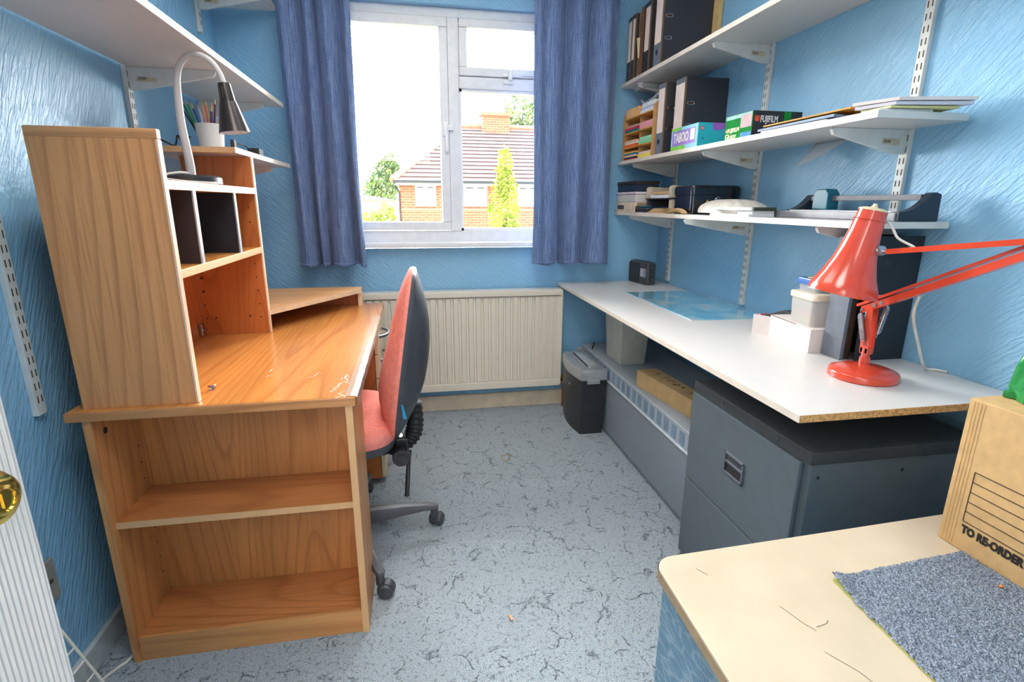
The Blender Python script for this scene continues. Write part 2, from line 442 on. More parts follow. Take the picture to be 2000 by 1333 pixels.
struct('baseboard_right', MB().box(XR-.016, XR, .8, YW-.016, 0, .095, .003), SKIRT)
b = MB(); b.box(-1.5, -1.4, -1.6, YF-.1, -.05, ZC).box(.6, .7, -1.6, YF-.1, -.05, ZC).box(-1.5, .7, -1.7, -1.6, -.05, ZC)  # unseen box added behind the doorway to keep sky light off the door
struct('wall_sky_block', b, CEIL)
struct('ceiling_sky_block', MB().box(-1.5, .7, -1.7, YF-.1, ZC, ZC+.1), CEIL)
struct('floor_sky_block', MB().box(-1.5, .7, -1.7, YF-.1, -.1, -.002), SKIRT)
# window
wn = thing('window_1', None, None, (.21, 3.05, WZ0), kind='structure')
fy0, fy1 = 3.05, 3.12
b = MB(); b.box(WX0, WX1, fy0, fy1, WZ1-.045, WZ1, .004).box(WX0, WX1, fy0, fy1, WZ0, 1.068, .004)
b.box(WX0, WX0+.05, fy0, fy1, 1.068, WZ1-.045, .004).box(WX1-.05, WX1, fy0, fy1, 1.068, WZ1-.045, .004)
struct('window_frame', b, PVC_IN, wn)
struct('mullion', MB().box(.203, .262, 3.042, fy1, 1.066, WZ1-.045, .005), PVC_IN, wn)
struct('transom', MB().box(.262, WX1-.05, 3.046, fy1, 1.815, 1.875, .005), PVC_IN, wn)
def sash(name, x0, x1, z0, z1, t, m=PVC_IN, y0=3.035):
    b = MB(); b.box(x0, x1, y0, fy1-.01, z0, z0+t, .004).box(x0, x1, y0, fy1-.01, z1-t, z1, .004).box(x0, x0+t, y0, fy1-.01, z0+t, z1-t, .004).box(x1-t, x1, y0, fy1-.01, z0+t, z1-t, .004)
    o = struct(name, b, m, wn)
    struct('pane', MB().box(x0+t-.004, x1-t+.004, 3.08, 3.086, z0+t-.004, z1-t+.004), GLASS, o)
    return o
sash('casement', WX0+.05, .203, 1.072, WZ1-.047, .046)
sash('top_light', .264, WX1-.05, 1.877, WZ1-.047, .042)
b = MB(); t = .014
b.box(.262, .79, 3.06, 3.10, 1.068, 1.068+t).box(.262, .79, 3.06, 3.10, 1.815-t, 1.815).box(.262, .262+t, 3.06, 3.10, 1.068, 1.815).box(.79-t, .79, 3.06, 3.10, 1.068, 1.815)
bead = struct('glazing_bead', b, PVC, wn)
struct('pane', MB().box(.27, .785, 3.08, 3.086, 1.076, 1.81), GLASS, bead)
b = MB(); b.box(.172, .200, 3.022, 3.036, 1.57, 1.645, .004).box(.182, .195, 3.002, 3.022, 1.49, 1.635, .004).box(.195, .226, 3.022, 3.042, 1.600, 1.63, .003)
struct('window_handle', b, PVC, wn)
b = MB(); b.box(.49, .60, 3.022, 3.036, 1.878, 1.895, .003).box(.525, .545, 3.01, 3.04, 1.86, 1.91, .004).box(.50, .56, 3.03, 3.048, 1.845, 1.862, .003).cyl((.54, 3.02, 1.892), (.68, 3.024, 1.888), .005, n=8)
struct('window_stay', b, PVC, wn)
struct('trim_1', MB().box(WX0-.02, WX1+.02, 2.945, 3.06, .983, 1.01, .006), PVC)
# radiator
rd = thing('radiator', 'cream ribbed panel radiator on the wall under the window', 'radiator', (.26, 2.95, .15))
x0, x1 = -.305, .832
prof = []
nr = 26; pw = (x1-x0-.02)/nr
for i in range(nr):
    a = x0+.01+i*pw
    prof += [(a, 2.905), (a+pw*.12, 2.917), (a+pw*.30, 2.917), (a+pw*.42, 2.905)]
prof.append((x1-.01, 2.905))
rings = [[(p[0], p[1], z) for p in prof] for z in (.20, .70)]
b = MB().loft(rings, False, closed=False); b.box(x0+.005, x1-.005, 2.918, 2.93, .16, .71)
b.build('ribbed_panel', RAD, rd, smooth=25)
MB().box(x0, x1, 2.897, 2.975, .706, .742, .006).build('top_cover', RAD, rd)
MB().box(x0+.004, x1-.004, 2.899, 2.922, .152, .198, .006).build('bottom_rail', RAD, rd)
for xa in (x1-.012, x0): MB().box(xa, xa+.012, 2.90, 2.975, .16, .71, .003).build('side_cover', RAD, rd)
for xa in (.72, -.2): MB().box(xa-.04, xa+.04, 2.93, 2.9995, .35, .6, .002).build('wall_bracket', RAD, rd)
b = MB().cyl((.828, 2.94, .178), (.862, 2.94, .178), .012, n=12).cyl((.858, 2.94, .155), (.858, 2.94, .205), .014, n=12); b.build('valve', BRASS, rd)
MB().tube([(.858, 2.94, .16), (.858, 2.94, .0)], .0075, 10).build('pipe', plain('copper_pipe', (150, 112, 80), .4, .6), rd)
# curtains
def curtain(name, x0, x1, z0, z1, folds, label):
    rnd = random.Random(len(folds)*7+int(x0*100))
    t = thing(name, label, 'curtain', ((x0+x1)/2, 2.87, z0), 'blue curtains at the window')
    def f(u, v):
        x = x0+u*(x1-x0); d = 0
        for (c, wd, a) in folds: d += a*math.exp(-((u-c)/wd)**2)
        flare = .6+.4*(1-v)
        zz = z0+v*(z1-z0)
        wig = .006*math.sin(u*31+v*3)*(1-v*.5)
        if v == 0: zz += .006*math.sin(u*23+1)
        return (x+.010*math.sin(v*5+u*9)*(1-v), 2.872+d*flare+wig, zz)
    b = MB().grid(f, 110, 60)
    o = b.build('cloth', CURT, t, smooth=80)
    m = o.modifiers.new('thickness', 'SOLIDIFY'); m.thickness = .002
    hem = MB().grid(lambda u, v: tuple(Vector(f(u, v*.012))+Vector((0, -.0022, 0))), 110, 2).build('hem', CURT, t, smooth=80)
    m = hem.modifiers.new('thickness', 'SOLIDIFY'); m.thickness = .0015
    return t
curtain('curtain', -.588, -.262, .900, 2.36, [(.10, .10, -.055), (.29, .045, .060), (.39, .05, -.035), (.50, .035, .055), (.66, .10, -.06), (.84, .05, .045), (.95, .06, -.05)], 'blue curtain hanging left of the window above the desk')
curtain('curtain', .628, 1.072, .893, 2.36, [(.05, .07, -.06), (.22, .09, -.04), (.40, .045, .065), (.55, .07, -.045), (.69, .04, .06), (.85, .10, -.06)], 'blue curtain hanging right of the window beside the shelves')
MB().cyl((-.75, 2.93, 2.375), (1.2, 2.93, 2.375), .012, n=12).box(-.70, -.67, 2.93, 3.0, 2.365, 2.385).box(1.12, 1.15, 2.93, 3.0, 2.365, 2.385).build('curtain_rail', PVC, None, 'white rail along the top of the window holding the blue curtains', 'curtain rail')
# door in the left foreground (opened into the room)
hx, hy, ex, ey = -.493, -.26, -.360, .500
L = math.hypot(ex-hx, ey-hy); ang = math.atan2(ey-hy, ex-hx)
dr = thing('door_1', None, None, (hx, hy, 0), rz=ang, kind='structure')
MB().box(0, L, 0, .036, .012, 1.99, .002).build('door_leaf', DOOR, dr, local=True, kind='structure')
kz, kx = 1.005, L-.084
b = MB().lathe([(.0, 0), (.027, 0), (.028, .006), (.022, .010), (.012, .014), (.010, .026), (.0155, .030), (.0205, .036), (.0222, .046), (.0220, .056), (.0190, .063), (.012, .066)], (kx, 0, kz), (0, -1, 0), 40)
kn = b.build('door_knob', BRASS, dr, local=True)
b = MB().lathe([(.0, .064), (.0115, .0655), (.0115, .0685), (.0088, .0690), (.0083, .0672), (0, .0672)], (kx, 0, kz), (0, -1, 0), 24).box(kx-.0012, kx+.0012, -.0685, -.0665, kz-.006, kz+.006)
b.build('key_cylinder', [BRASS], kn, local=True)
MB().box(L-.0005, L+.0015, .006, .030, kz-.03, kz+.03).build('latch_plate', BRASS, dr, local=True)

# ---------------------------------------------------------------- wall-mounted shelving
def upright(side, y, z0, z1, label, group):
    t = .014
    xa = XR-t if side > 0 else XL; xb = xa+t
    face = xa if side > 0 else xb
    th = thing('shelf_upright', label, 'shelf upright', ((xa+xb)/2, y, z0), group)
    MB().box(xa, xb, y-.015, y+.015, z0, z1, .002).build('channel', BRKT, th)
    b = MB(); z = z0+.03
    while z < z1-.02:
        for dy in (-.0065, .0065):
            xs = sorted((face, face-side*.0006)); b.box(xs[0], xs[1], y+dy-.0016, y+dy+.0016, z, z+.017)
        z += .0318
    b.build('slots', SLOT, th)
    return th
def bracket(side, y, ztop, reach, label, group, sticker=0):
    xw = XR-.014 if side > 0 else XL+.014
    s = -side
    h = .068
    th = thing('shelf_bracket', label, 'shelf bracket', (xw, y, ztop-h), group)
    pts = [(xw, ztop), (xw+s*reach, ztop), (xw+s*(reach+.008), ztop-.006), (xw+s*reach, ztop-.020), (xw+s*.03, ztop-h), (xw, ztop-h)]
    MB().prism(pts, 'y', y-.006, y+.006, .0015).build('arm', BRKT, th)
    if sticker:
        xa, xb = sorted((xw+s*.025, xw+s*.085)); zt = ztop-.030
        st = MB().prism([(xa, zt+.006), (xb, zt+.004), (xb, zt-.014), (xa, zt-.012)] if sticker == 1 else [(xa, zt), (xb, zt), (xb, zt-.013), (xa, zt-.013)], 'y', y-.0068, y-.006).build('price_sticker', STICK, th, label='pale price sticker')
        bb = MB()
        for i in range(7): bb.box(xa+.006+i*.0035, xa+.0075+i*.0035, y-.0072, y-.0067, zt-.008, zt+.001)
        bb.build('barcode', BARCODE, st)
    return th
def board(side, y0, y1, ztop, xf, label, name='shelf_board', endwood=False):
    xa, xb = (xf, XR-.001) if side > 0 else (XL+.001, xf)
    cut = XR-.015 if side > 0 else XL+.015
    th = thing(name, label, 'shelf', ((xa+xb)/2, (y0+y1)/2, ztop-.018), 'wall shelves')
    MB().box(min(xa, cut) if side > 0 else cut, cut if side > 0 else xb, y0, y1, ztop-.018, ztop, .0012).build('board', WHITE, th)
    fx = xa if side > 0 else xb
    MB().box(fx-.0016 if side > 0 else fx, fx if side > 0 else fx+.0016, y0, y1, ztop-.018, ztop, .0006).build('front_edging', EDGE, th)
    if endwood: MB().box(cut, xb, y0-.0016, y0, ztop-.018, ztop).build('end_edging', EDGEW, th, label='wood grain end edging')
    return th
ZT, ZM, ZB, XS = 1.855, 1.452, 1.178, 1.152
board(1, .55, 2.985, ZT, XS, 'top white shelf on the right wall carrying the row of black files')
board(1, 1.222, 2.985, ZM, XS, 'middle white shelf on the right wall carrying the letter rack and film box')
board(1, 1.215, 2.985, ZB, XS, 'lowest white shelf on the right wall carrying the paper trimmer and cash box')
board(-1, .7, 2.72, 1.655, -.57, 'long white shelf high on the left wall above the gooseneck lamp')
board(-1, 1.945, 2.74, 1.394, -.57, 'short white shelf on the left wall carrying the pencil pot', endwood=True)
board(-1, 1.55, 2.96, 2.118, -.61, 'topmost white shelf on the left wall beside the curtain top')
GU = 'slotted shelf uprights'
upright(1, 1.40, .80, 2.40, 'slotted white upright on the right wall behind the paper trimmer', GU)
upright(1, 2.095, .785, 2.40, 'slotted white upright on the right wall meeting the worktop by the chart', GU)
upright(1, 2.82, .79, 1.86, 'slotted white upright on the right wall behind the radio', GU)
upright(-1, 1.335, .73, 2.40, 'slotted white upright on the left wall ending beside the tall desk panel', GU)
upright(-1, 2.03, 1.10, 2.40, 'slotted white upright on the left wall behind the gooseneck lamp', GU)
upright(-1, 2.77, 1.94, 2.40, 'short slotted white upright high on the left wall under the topmost shelf', GU)
GB = 'white shelf brackets'
bracket(1, 2.095, ZT-.018, .245, 'bracket with price sticker under the top right shelf above the film box', GB, 1)
bracket(1, 2.82, ZT-.018, .245, 'bracket under the far end of the top right shelf by the black files', GB)
bracket(1, 1.40, ZM-.018, .245, 'bracket with price sticker under the middle right shelf, nearest the camera', GB, 1)
bracket(1, 2.095, ZM-.018, .245, 'bracket with price sticker under the middle right shelf below the film box', GB, 1)
bracket(1, 2.82, ZM-.018, .245, 'bracket under the far end of the middle right shelf below the letter rack', GB)
bracket(1, 1.40, ZB-.018, .245, 'bracket under the lowest right shelf behind the red lamp', GB)
bracket(1, 2.095, ZB-.018, .30, 'bracket with tan sticker under the lowest right shelf below the padded bag', GB, 2)
bracket(1, 2.82, ZB-.018, .245, 'bracket under the far end of the lowest right shelf above the radio', GB)
bracket(-1, 2.03, 1.637, .255, 'bracket with brown sticker under the long left shelf behind the gooseneck lamp', GB, 2)
bracket(-1, 2.62, 1.637, .25, 'bracket under the far end of the long left shelf beside the curtain', GB)
bracket(-1, 2.66, 1.376, .25, 'bracket under the short left shelf at the far end', GB)
bracket(-1, 2.77, 2.10, .25, 'bracket with sticker under the topmost left shelf', GB, 2)

# ---------------------------------------------------------------- desk with end bookcase, hutch, riser
dk = thing('desk', 'wood effect desk with open shelves facing the camera and taped front edge', 'desk', (-.5, 1.98, 0))
prof = [(-.832, 1.318), (-.176, 1.318), (-.168, 1.326), (-.168, 2.65), (-.832, 2.65)]
MB().prism(prof, 'z', .712, .736, .004).build('desktop', OAKY, dk)
MB().box(-.834, -.170, 1.3135, 1.3185, .711, .7345, .002).build('near_edging', wood('near_edge_laminate', (198, 138, 86), (160, 98, 52), 'x', seed=2.2), dk)
MB().box(-.802, -.784, 1.322, 1.54, 0, .712, .001).build('bookcase_side', OAKZ, dk)
MB().box(-.197, -.179, 1.322, 1.54, 0, .712, .001).build('bookcase_side', OAKZ, dk)
for x in (-.802, -.197):
    MB().box(x, x+.018, 1.3195, 1.322, 0, .712).build('edge_band', EDGEW if x > -.5 else OAKZ, dk)
MB().box(-.784, -.197, 1.522, 1.536, .03, .712).build('bookcase_back', OAKZ2, dk)
sh = MB().box(-.784, -.197, 1.335, 1.522, .405, .423, .001).build('bookcase_shelf', OAKX, dk)
MB().box(-.784, -.197, 1.3335, 1.3355, .405, .423).build('edge_band', EDGEW, sh)
MB().box(-.784, -.197, 1.335, 1.522, .055, .073, .001).build('bookcase_base', OAKX, dk)
MB().box(-.784, -.197, 1.324, 1.338, .0, .073, .001).build('plinth', wood('plinth_laminate', (214, 152, 94), (172, 110, 60), 'x', seed=4.1), dk)
b = MB().cyl((-.7842, 1.37, .665), (-.783, 1.37, .665), .0085, n=20); b.build('cam_cover', DKIN, dk)
b = MB()
for z in (.15, .2, .25, .30, .35, .46, .51, .56): b.cyl((-.7845, 1.50, z), (-.7832, 1.50, z), .0026, n=8)
b.build('pin_holes', DBROWN, dk)
MB().box(-.81, -.80, 1.54, 2.64, .25, .712).build('back_panel', OAKZ2, dk)
# drawer pedestal
MB().box(-.62, -.19, 2.17, 2.188, .03, .712, .001).box(-.62, -.19, 2.622, 2.64, .03, .712, .001).box(-.62, -.602, 2.188, 2.622, .03, .712).box(-.602, -.19, 2.188, 2.622, .03, .048).build('pedestal', OAKR, dk)
for (z0, z1) in ((.604, .706), (.498, .600), (.034, .494)):
    d = MB().box(-.188, -.170, 2.172, 2.638, z0, z1, .0015).build('drawer', PALEW, dk)
    if z1 < .5: zc = z1-.06
    else: zc = (z0+z1)/2+.006
    pts = [(-.170, 2.245, zc)] + [(-.170+.036*math.sin(t*PI/8)**.7, 2.245+.17*(t/8), zc) for t in range(1, 8)] + [(-.170, 2.415, zc)]
    MB().tube(pts, .0065, 10).build('handle', GREYM, d)
# packing tape along the worn front edge
def tapef(u, v):
    y = 1.322+u*1.0; rnd = math.sin(u*97)*math.cos(u*41+v*7)
    s = v*.062
    if s < .028: p = (-.196+s, y, .7367+.0007*(1+rnd))
    else: p = (-.1668+.0008*(1+rnd)+(.0008), y, .7362-(s-.028)*.92)
    return p
MB().grid(tapef, 90, 6).build('edge_tape', TAPE, dk, smooth=25)
b = MB(); rnd = random.Random(4)
for (x, y, n_) in ((-.205, 1.46, 9), (-.215, 1.40, 6), (-.19, 1.35, 8), (-.30, 1.50, 3), (-.42, 1.55, 2)):
    for i in range(n_):
        a = x+rnd.uniform(-.02, .02); c = y+rnd.uniform(-.03, .04); t = rnd.uniform(.5, 2.4); l = rnd.uniform(.003, .016)
        d = Vector((math.cos(t), math.sin(t), 0))*l; nn = Vector((-math.sin(t), math.cos(t), 0))*rnd.uniform(.0006, .0018)
        p = Vector((a, c, .7364)); b.poly([p-d-nn, p+d-nn*.4, p+d*.8+nn, p-d+nn])
b.build('scuff_marks', plain('bare_scuff', (240, 228, 212), .6), dk)

hu = thing('desk_hutch', 'tall wood effect hutch with dark dividers standing on the desk', 'hutch', (-.69, 1.72, .736))
MB().box(-.802, -.552, 1.335, 1.353, .736, 1.372, .001).build('near_panel', wood('hutch_panel_laminate', (222, 156, 100), (174, 108, 58), 'z', .8, seed=9.4), hu)
MB().box(-.802, -.546, 1.3335, 1.3545, 1.352, 1.374, .003).build('top_edging', wood('top_edging_laminate', (214, 154, 102), (172, 110, 62), 'x', seed=6.6), hu)
MB().box(-.552, -.546, 1.334, 1.3545, .736, 1.352, .002).build('edge_band', plain('pink_edge_band', (236, 188, 156), .35, var=.03), hu)
fp = MB().box(-.79, -.562, 2.076, 2.094, .736, 1.374, .001).build('far_panel', OAKR, hu)
MB().box(-.562, -.557, 2.075, 2.095, .736, 1.374, .001).build('edge_band', PALEW, hu)
b = MB()
for z in (.80, .85, .90, .95, 1.0, 1.15, 1.2):
    b.cyl((-.587, 2.0765, z), (-.587, 2.0752, z), .003, n=8); b.cyl((-.775, 2.0765, z), (-.775, 2.0752, z), .003 if z not in (.90, .95) else .005, n=8)
b.cyl((-.745, 2.0765, .80), (-.745, 2.0752, .80), .004, n=8).cyl((-.625, 2.0765, .805), (-.625, 2.0752, .805), .004, n=8)
b.cyl((-.765, 2.0765, 1.315), (-.765, 2.0752, 1.315), .008, n=12)
b.build('pin_holes', DBROWN, fp)
s1 = MB().box(-.801, -.560, 1.353, 2.076, 1.248, 1.268, .001).build('upper_shelf', OAKX, hu)
MB().box(-.560, -.556, 1.353, 2.076, 1.2475, 1.2685, .001).build('edge_band', plain('pink_shelf_band', (238, 196, 164), .35, var=.03), s1)
s2 = MB().box(-.801, -.560, 1.353, 2.076, 1.041, 1.061, .001).build('lower_shelf', OAKY, hu)
MB().box(-.560, -.556, 1.353, 2.076, 1.0405, 1.0615, .001).build('edge_band', EDGEW, s2)
for y in (1.526, 1.846):
    d = MB().box(-.79, -.562, y-.007, y+.007, 1.061, 1.248).build('divider', DKIN, hu)
    MB().box(-.562, -.557, y-.009, y+.009, 1.061, 1.248, .001).build('edge_trim', SILVER, d)
MB().box(-.80, -.79, 1.353, 2.076, .736, 1.041).build('back_panel', OAKR, hu)
MB().box(-.80, -.79, 1.353, 2.076, 1.061, 1.248).build('back_panel', DKIN, hu)
b = MB().box(-.7895, -.776, 2.02, 2.045, .745, .79, .003).cyl((-.778, 2.033, .765), (-.770, 2.033, .765), .008, n=10); b.build('corner_bracket', CHROME, hu)

ri = thing('monitor_riser', 'low wood effect corner riser at the window end of the desk', 'riser', (-.55, 2.4, .736))
MB().prism([(-.558, 2.10), (-.268, 2.575), (-.268, 2.648), (-.82, 2.648), (-.82, 2.10)], 'z', .802, .82, .001).build('top', wood('riser_top_laminate', (220, 168, 112), (190, 126, 70), 'x', seed=8.2), ri)
b = MB().prism([(-.558, 2.0985), (-.2665, 2.5745), (-.268, 2.5765), (-.5595, 2.1005)], 'z', .8015, .8205); b.build('edge_band', PALEW, ri)
MB().box(-.286, -.268, 2.59, 2.648, .736, .802, .001).build('side_support', PALEW, ri)
MB().box(-.80, -.286, 2.628, 2.642, .736, .802).build('back_support', OAKR, ri)
MB().box(-.82, -.80, 2.11, 2.64, .736, .802).build('side_support', OAKR, ri)
# small metal clip on the desk
b = MB()
pts = [(-.555, 1.428, .738), (-.548, 1.436, .737), (-.541, 1.43, .742), (-.548, 1.424, .750), (-.556, 1.43, .746), (-.55, 1.438, .741), (-.542, 1.436, .748)]
b.tube(pts, .0026, 8); b.build('metal_clip', CHROME, None, 'small bent metal clip lying on the desk near the tall panel', 'clip')

# ---------------------------------------------------------------- gooseneck lamp, pencil pot, cables
gl = thing('gooseneck_lamp', 'gooseneck desk lamp with dark cone shade on the hutch shelf', 'lamp', (-.645, 1.75, 1.268))
MB().lathe([(0, 0), (.082, 0), (.085, .003), (.084, .021), (.076, .026), (0, .027)], (-.645, 1.75, 1.268), n=40).build('base', BLACK, gl)
ctl = [(-.640, 1.294), (-.640, 1.33), (-.644, 1.39), (-.647, 1.44), (-.646, 1.50), (-.642, 1.555), (-.630, 1.59), (-.610, 1.613), (-.588, 1.620), (-.562, 1.613), (-.542, 1.597), (-.528, 1.572), (-.521, 1.545)]
def smoothc(p, k=6):
    p = [Vector(q) for q in p]; out = []
    for i in range(len(p)-1):
        a, b_, c, d = p[max(i-1, 0)], p[i], p[i+1], p[min(i+2, len(p)-1)]
        for j in range(k):
            t = j/k; out.append(.5*((2*b_)+(-a+c)*t+(2*a-5*b_+4*c-d)*t*t+(-a+3*b_-3*c+d)*t**3))
    return out+[p[-1]]
MB().tube(smoothc([(x, 1.75, z) for x, z in ctl]), [.0125 - .0045*min(1, i/45) for i in range(len(ctl)*6-5)], 14).build('gooseneck', GREYP, gl)
ax = Vector((.10, 0, -.995)).normalized(); top = Vector((-.5205, 1.75, 1.548))
sh = MB().lathe([(.0, 0), (.0155, 0), (.0165, .002), (.021, .05), (.0225, .0505), (.0415, .133), (.0405, .133), (.020, .052), (.0, .052)], top, ax, 36).build('shade', DARKSH, gl)
MB().lathe([(.0200, .0535), (.0400, .1328), (.0385, .1328), (.018, .0545), (0, .0545)], top, ax, 36, False).build('shade_lining', LAMPIN, sh)
b = MB(); side = Vector((0, -1, 0)); perp = ax.cross(side)
for k in (-.6, -.2, .2, .6):
    d = (side*math.cos(k)+perp*math.sin(k)); rr = .0195
    b.tube([top+ax*.012+d*.0172, top+ax*.042+d*.0206], .0014, 6)
b.build('vent_slots', SLOT, sh)
MB().ball(top+ax*.10, (.02, .02, .026)).build('bulb', LAMPIN, gl)
MB().tube(smoothc([(-.642, 1.738, 1.300), (-.655, 1.70, 1.300), (-.69, 1.66, 1.288), (-.67, 1.655, 1.281), (-.62, 1.66, 1.2745), (-.575, 1.69, 1.2725), (-.562, 1.72, 1.2725)]), .0036, 8).build('cord', CABLEW, gl)

px_, py_ = -.688, 2.10
pot = MB().lathe([(0, 0), (.038, 0), (.0455, .086), (.0435, .086), (.0365, .003), (0, .003)], (px_, py_, 1.394), n=32).build('pencil_pot', FROSTW, None, 'milky white pot full of pencils on the short left shelf', 'pot')
rnd = random.Random(11)
pc = [('dark green', (24, 110, 70), -.040, -.006, 1.0), ('bright green', (40, 160, 90), -.036, .004, 1.02), ('yellow', (226, 190, 60), -.030, .012, 1.0), ('navy blue', (40, 60, 130), -.022, -.012, .93), ('white', (226, 226, 234), -.016, .002, .95),
      ('pink', (236, 158, 148), -.012, .014, 1.03), ('tangerine orange', (240, 130, 40), .000, -.004, 1.02), ('sky blue', (60, 170, 200), .006, .012, .98), ('leaf green', (70, 130, 50), .010, -.014, .86), ('scarlet', (226, 84, 40), .014, .004, 1.0),
      ('maroon', (110, 40, 44), .018, -.010, 1.03), ('plum', (96, 56, 92), .012, -.018, .88), ('amber orange', (244, 150, 50), .027, -.004, .99), ('black', (40, 44, 44), -.043, .0, .88)]
for (cn, c, dx, dy, h) in pc:
    p0 = Vector((px_+dx*.35, py_+dy*.45, 1.3985)); p1 = Vector((px_+dx*1.9, py_+dy*1.5, 1.394+.160*h))
    d = (p1-p0).normalized(); k = p1-d*.016
    t = thing('pencil', cn+' pencil standing in the milky pot on the left shelf', 'pencil', p0, 'pencils in the milky pot')
    MB().tube([p0, k], .0036, 6).build('barrel', plain('pencil_'+cn.replace(' ', '_'), c, .4, var=.02), t)
    tp = MB().tube([k, p1], [.0035, .0007], 6).build('sharpened_tip', plain('bare_pencil_wood', (222, 176, 122), .7) if cn == 'dark green' else bpy.data.materials['bare_pencil_wood'], t)
MB().tube(smoothc([(-.86, 2.0, 1.398), (-.84, 1.985, 1.416), (-.80, 1.98, 1.414), (-.765, 1.99, 1.399), (-.752, 1.99, 1.43), (-.735, 1.985, 1.40), (-.715, 1.99, 1.428)]), .0028, 8).build('black_cable', BLACKM, None, 'thin black cable looping on the short left shelf behind the lamp', 'cable')
ch = thing('charger', 'black plug charger lying on the short left shelf by the pot', 'charger', (-.61, 2.32, 1.394))
MB().box(-.63, -.585, 2.30, 2.36, 1.394, 1.424, .005, Matrix.Rotation(.0, 4, 'Z')).build('body', BLACKM, ch)
MB().tube(smoothc([(-.61, 2.30, 1.41), (-.63, 2.26, 1.43), (-.645, 2.2, 1.424), (-.64, 2.17, 1.40)]), .0025, 8).build('lead', BLACKM, ch)
MB().box(-.64, -.626, 2.14, 2.165, 1.394, 1.437, .003).build('spare_plug', BLACKM, None, 'black ribbed plug standing just right of the pencil pot', 'plug')

# ---------------------------------------------------------------- office chair
cx, cy = -.30, 1.765
oc = thing('office_chair', 'salmon pink swivel office chair pushed in at the desk', 'chair', (cx, cy, 0))
bs = MB().lathe([(0, .062), (.040, .062), (.046, .07), (.046, .12), (.036, .135), (0, .135)], (cx, cy, 0), n=28).build('base_hub', CHARB, oc)
for k in range(5):
    a = math.radians((8, 80, 152, 215, 296)[k]); d = Vector((math.cos(a), math.sin(a), 0)); q = Vector((-d.y, d.x, 0)); c0 = Vector((cx, cy, 0))
    rings = []
    for (r, wd, zt, zb) in ((.030, .026, .128, .070), (.12, .024, .125, .074), (.22, .021, .118, .082), (.30, .018, .106, .085), (.335, .017, .098, .083), (.347, .010, .093, .082)):
        p = c0+d*r
        rings.append([tuple(p+q*wd*.95+Vector((0, 0, zb))), tuple(p+q*wd+Vector((0, 0, zt-.012))), tuple(p+q*wd*.72+Vector((0, 0, zt-.002))), tuple(p+Vector((0, 0, zt))), tuple(p-q*wd*.72+Vector((0, 0, zt-.002))), tuple(p-q*wd+Vector((0, 0, zt-.012))), tuple(p-q*wd*.95+Vector((0, 0, zb)))])
    leg = MB().loft(rings).build('leg', CHARB, oc)
    e = c0+d*.332; o_ = Vector((math.cos(a+(.9 if k != 3 else -1.6)), math.sin(a+(.9 if k != 3 else -1.6)), 0)); nrm = Vector((-o_.y, o_.x, 0)); wc = e+o_*.018+Vector((0, 0, .0255))
    b = MB().cyl(e+Vector((0, 0, .045)), e+Vector((0, 0, .085)), .0135, n=16)
    for sd in (-1, 1): b.lathe([(0, .004), (.0245, .004), (.0255, .007), (.0255, .018), (.021, .024), (0, .025)], wc, nrm*sd, 24)
    # hood over the twin wheels
    hd = [[tuple(wc+o_*(.0275*math.cos(t))+Vector((0, 0, .0275*math.sin(t)))+nrm*s_) for t in [i*PI/10*1.1-.2 for i in range(11)]] for s_ in (-.0125, .0125)]
    b.loft(hd, False, closed=False)
    b.build('castor', CHARC, leg)
MB().cyl((cx, cy, .13), (cx, cy, .24), .026).cyl((cx, cy, .24), (cx, cy, .385), .014).build('gas_column', BLACKM, oc)
# seat: dished cushion over a dark pan
def seat_ring(s, z, ox=0):
    r = []
    for i in range(48):
        t = 2*PI*i/48; c, sn = math.cos(t), math.sin(t); e = 2/3.2
        r.append((-.315+ox+.225*s*math.copysign(abs(c)**e, c), 1.79+.228*s*math.copysign(abs(sn)**e, sn), z+.012*math.copysign(abs(sn)**2, 1)*s*s - .018*max(0, -c)**3*s))
    return r
MB().loft([seat_ring(.80, .395), seat_ring(.97, .412), seat_ring(1.0, .432), seat_ring(.99, .440)]).build('seat_pan', CHARC, oc)
MB().loft([seat_ring(.99, .441), seat_ring(1.01, .462), seat_ring(.985, .488), seat_ring(.92, .505), seat_ring(.75, .512), seat_ring(.45, .506), seat_ring(.12, .502)]).build('seat', SALMON, oc, smooth=60)
# backrest: parting line leans back; cushion in front (towards -x), shell behind
ZB0, ZB1 = .425, 1.012
def bk(z): 
    t = (z-ZB0)/(ZB1-ZB0); return -.098 + .085*max(0, t)**1.35 + .004*math.sin(t*PI)
def back_surf(sgn):
    ny, nz = 26, 34
    bulge = .078 if sgn > 0 else .066
    def f(u, v):
        # superellipse disc
        t = 2*PI*u; e = 2/2.7; c, sn = math.cos(t), math.sin(t)
        yy = .205*math.copysign(abs(c)**e, c); zz = math.copysign(abs(sn)**e, sn)*(ZB1-ZB0)/2
        wz = 1+.10*(-zz/.29)*0.5
        y = 1.79+yy*v*wz*(1 if zz < 0 else .97); z = (ZB0+ZB1)/2+zz*v
        tt = (z-ZB0)/(ZB1-ZB0)
        prof = (1-v**3.2)
        if sgn > 0: am = bulge*(.55+.75*math.sin(PI*min(1, max(0, tt*.9+.08))))*.8
        else: am = bulge*(.70+.45*math.exp(-((tt-.30)/.25)**2))*.85
        rim = .010*(1 if sgn > 0 else .8)
        return (bk(z)+sgn*(rim*(1 if v > .98 else 1)+am*prof)*(1 if v < .999 else .0), y, z)
    b = MB(); vs = [0.02, .2, .4, .55, .68, .78, .86, .92, .96, .985, 1.0]
    return b.loft([[f(i/64, v) for i in range(64)] for v in vs], True)
bc = back_surf(-1).build('backrest', SALMON, oc, smooth=70)
back_surf(1).build('back_shell', CHARC, oc, smooth=70)
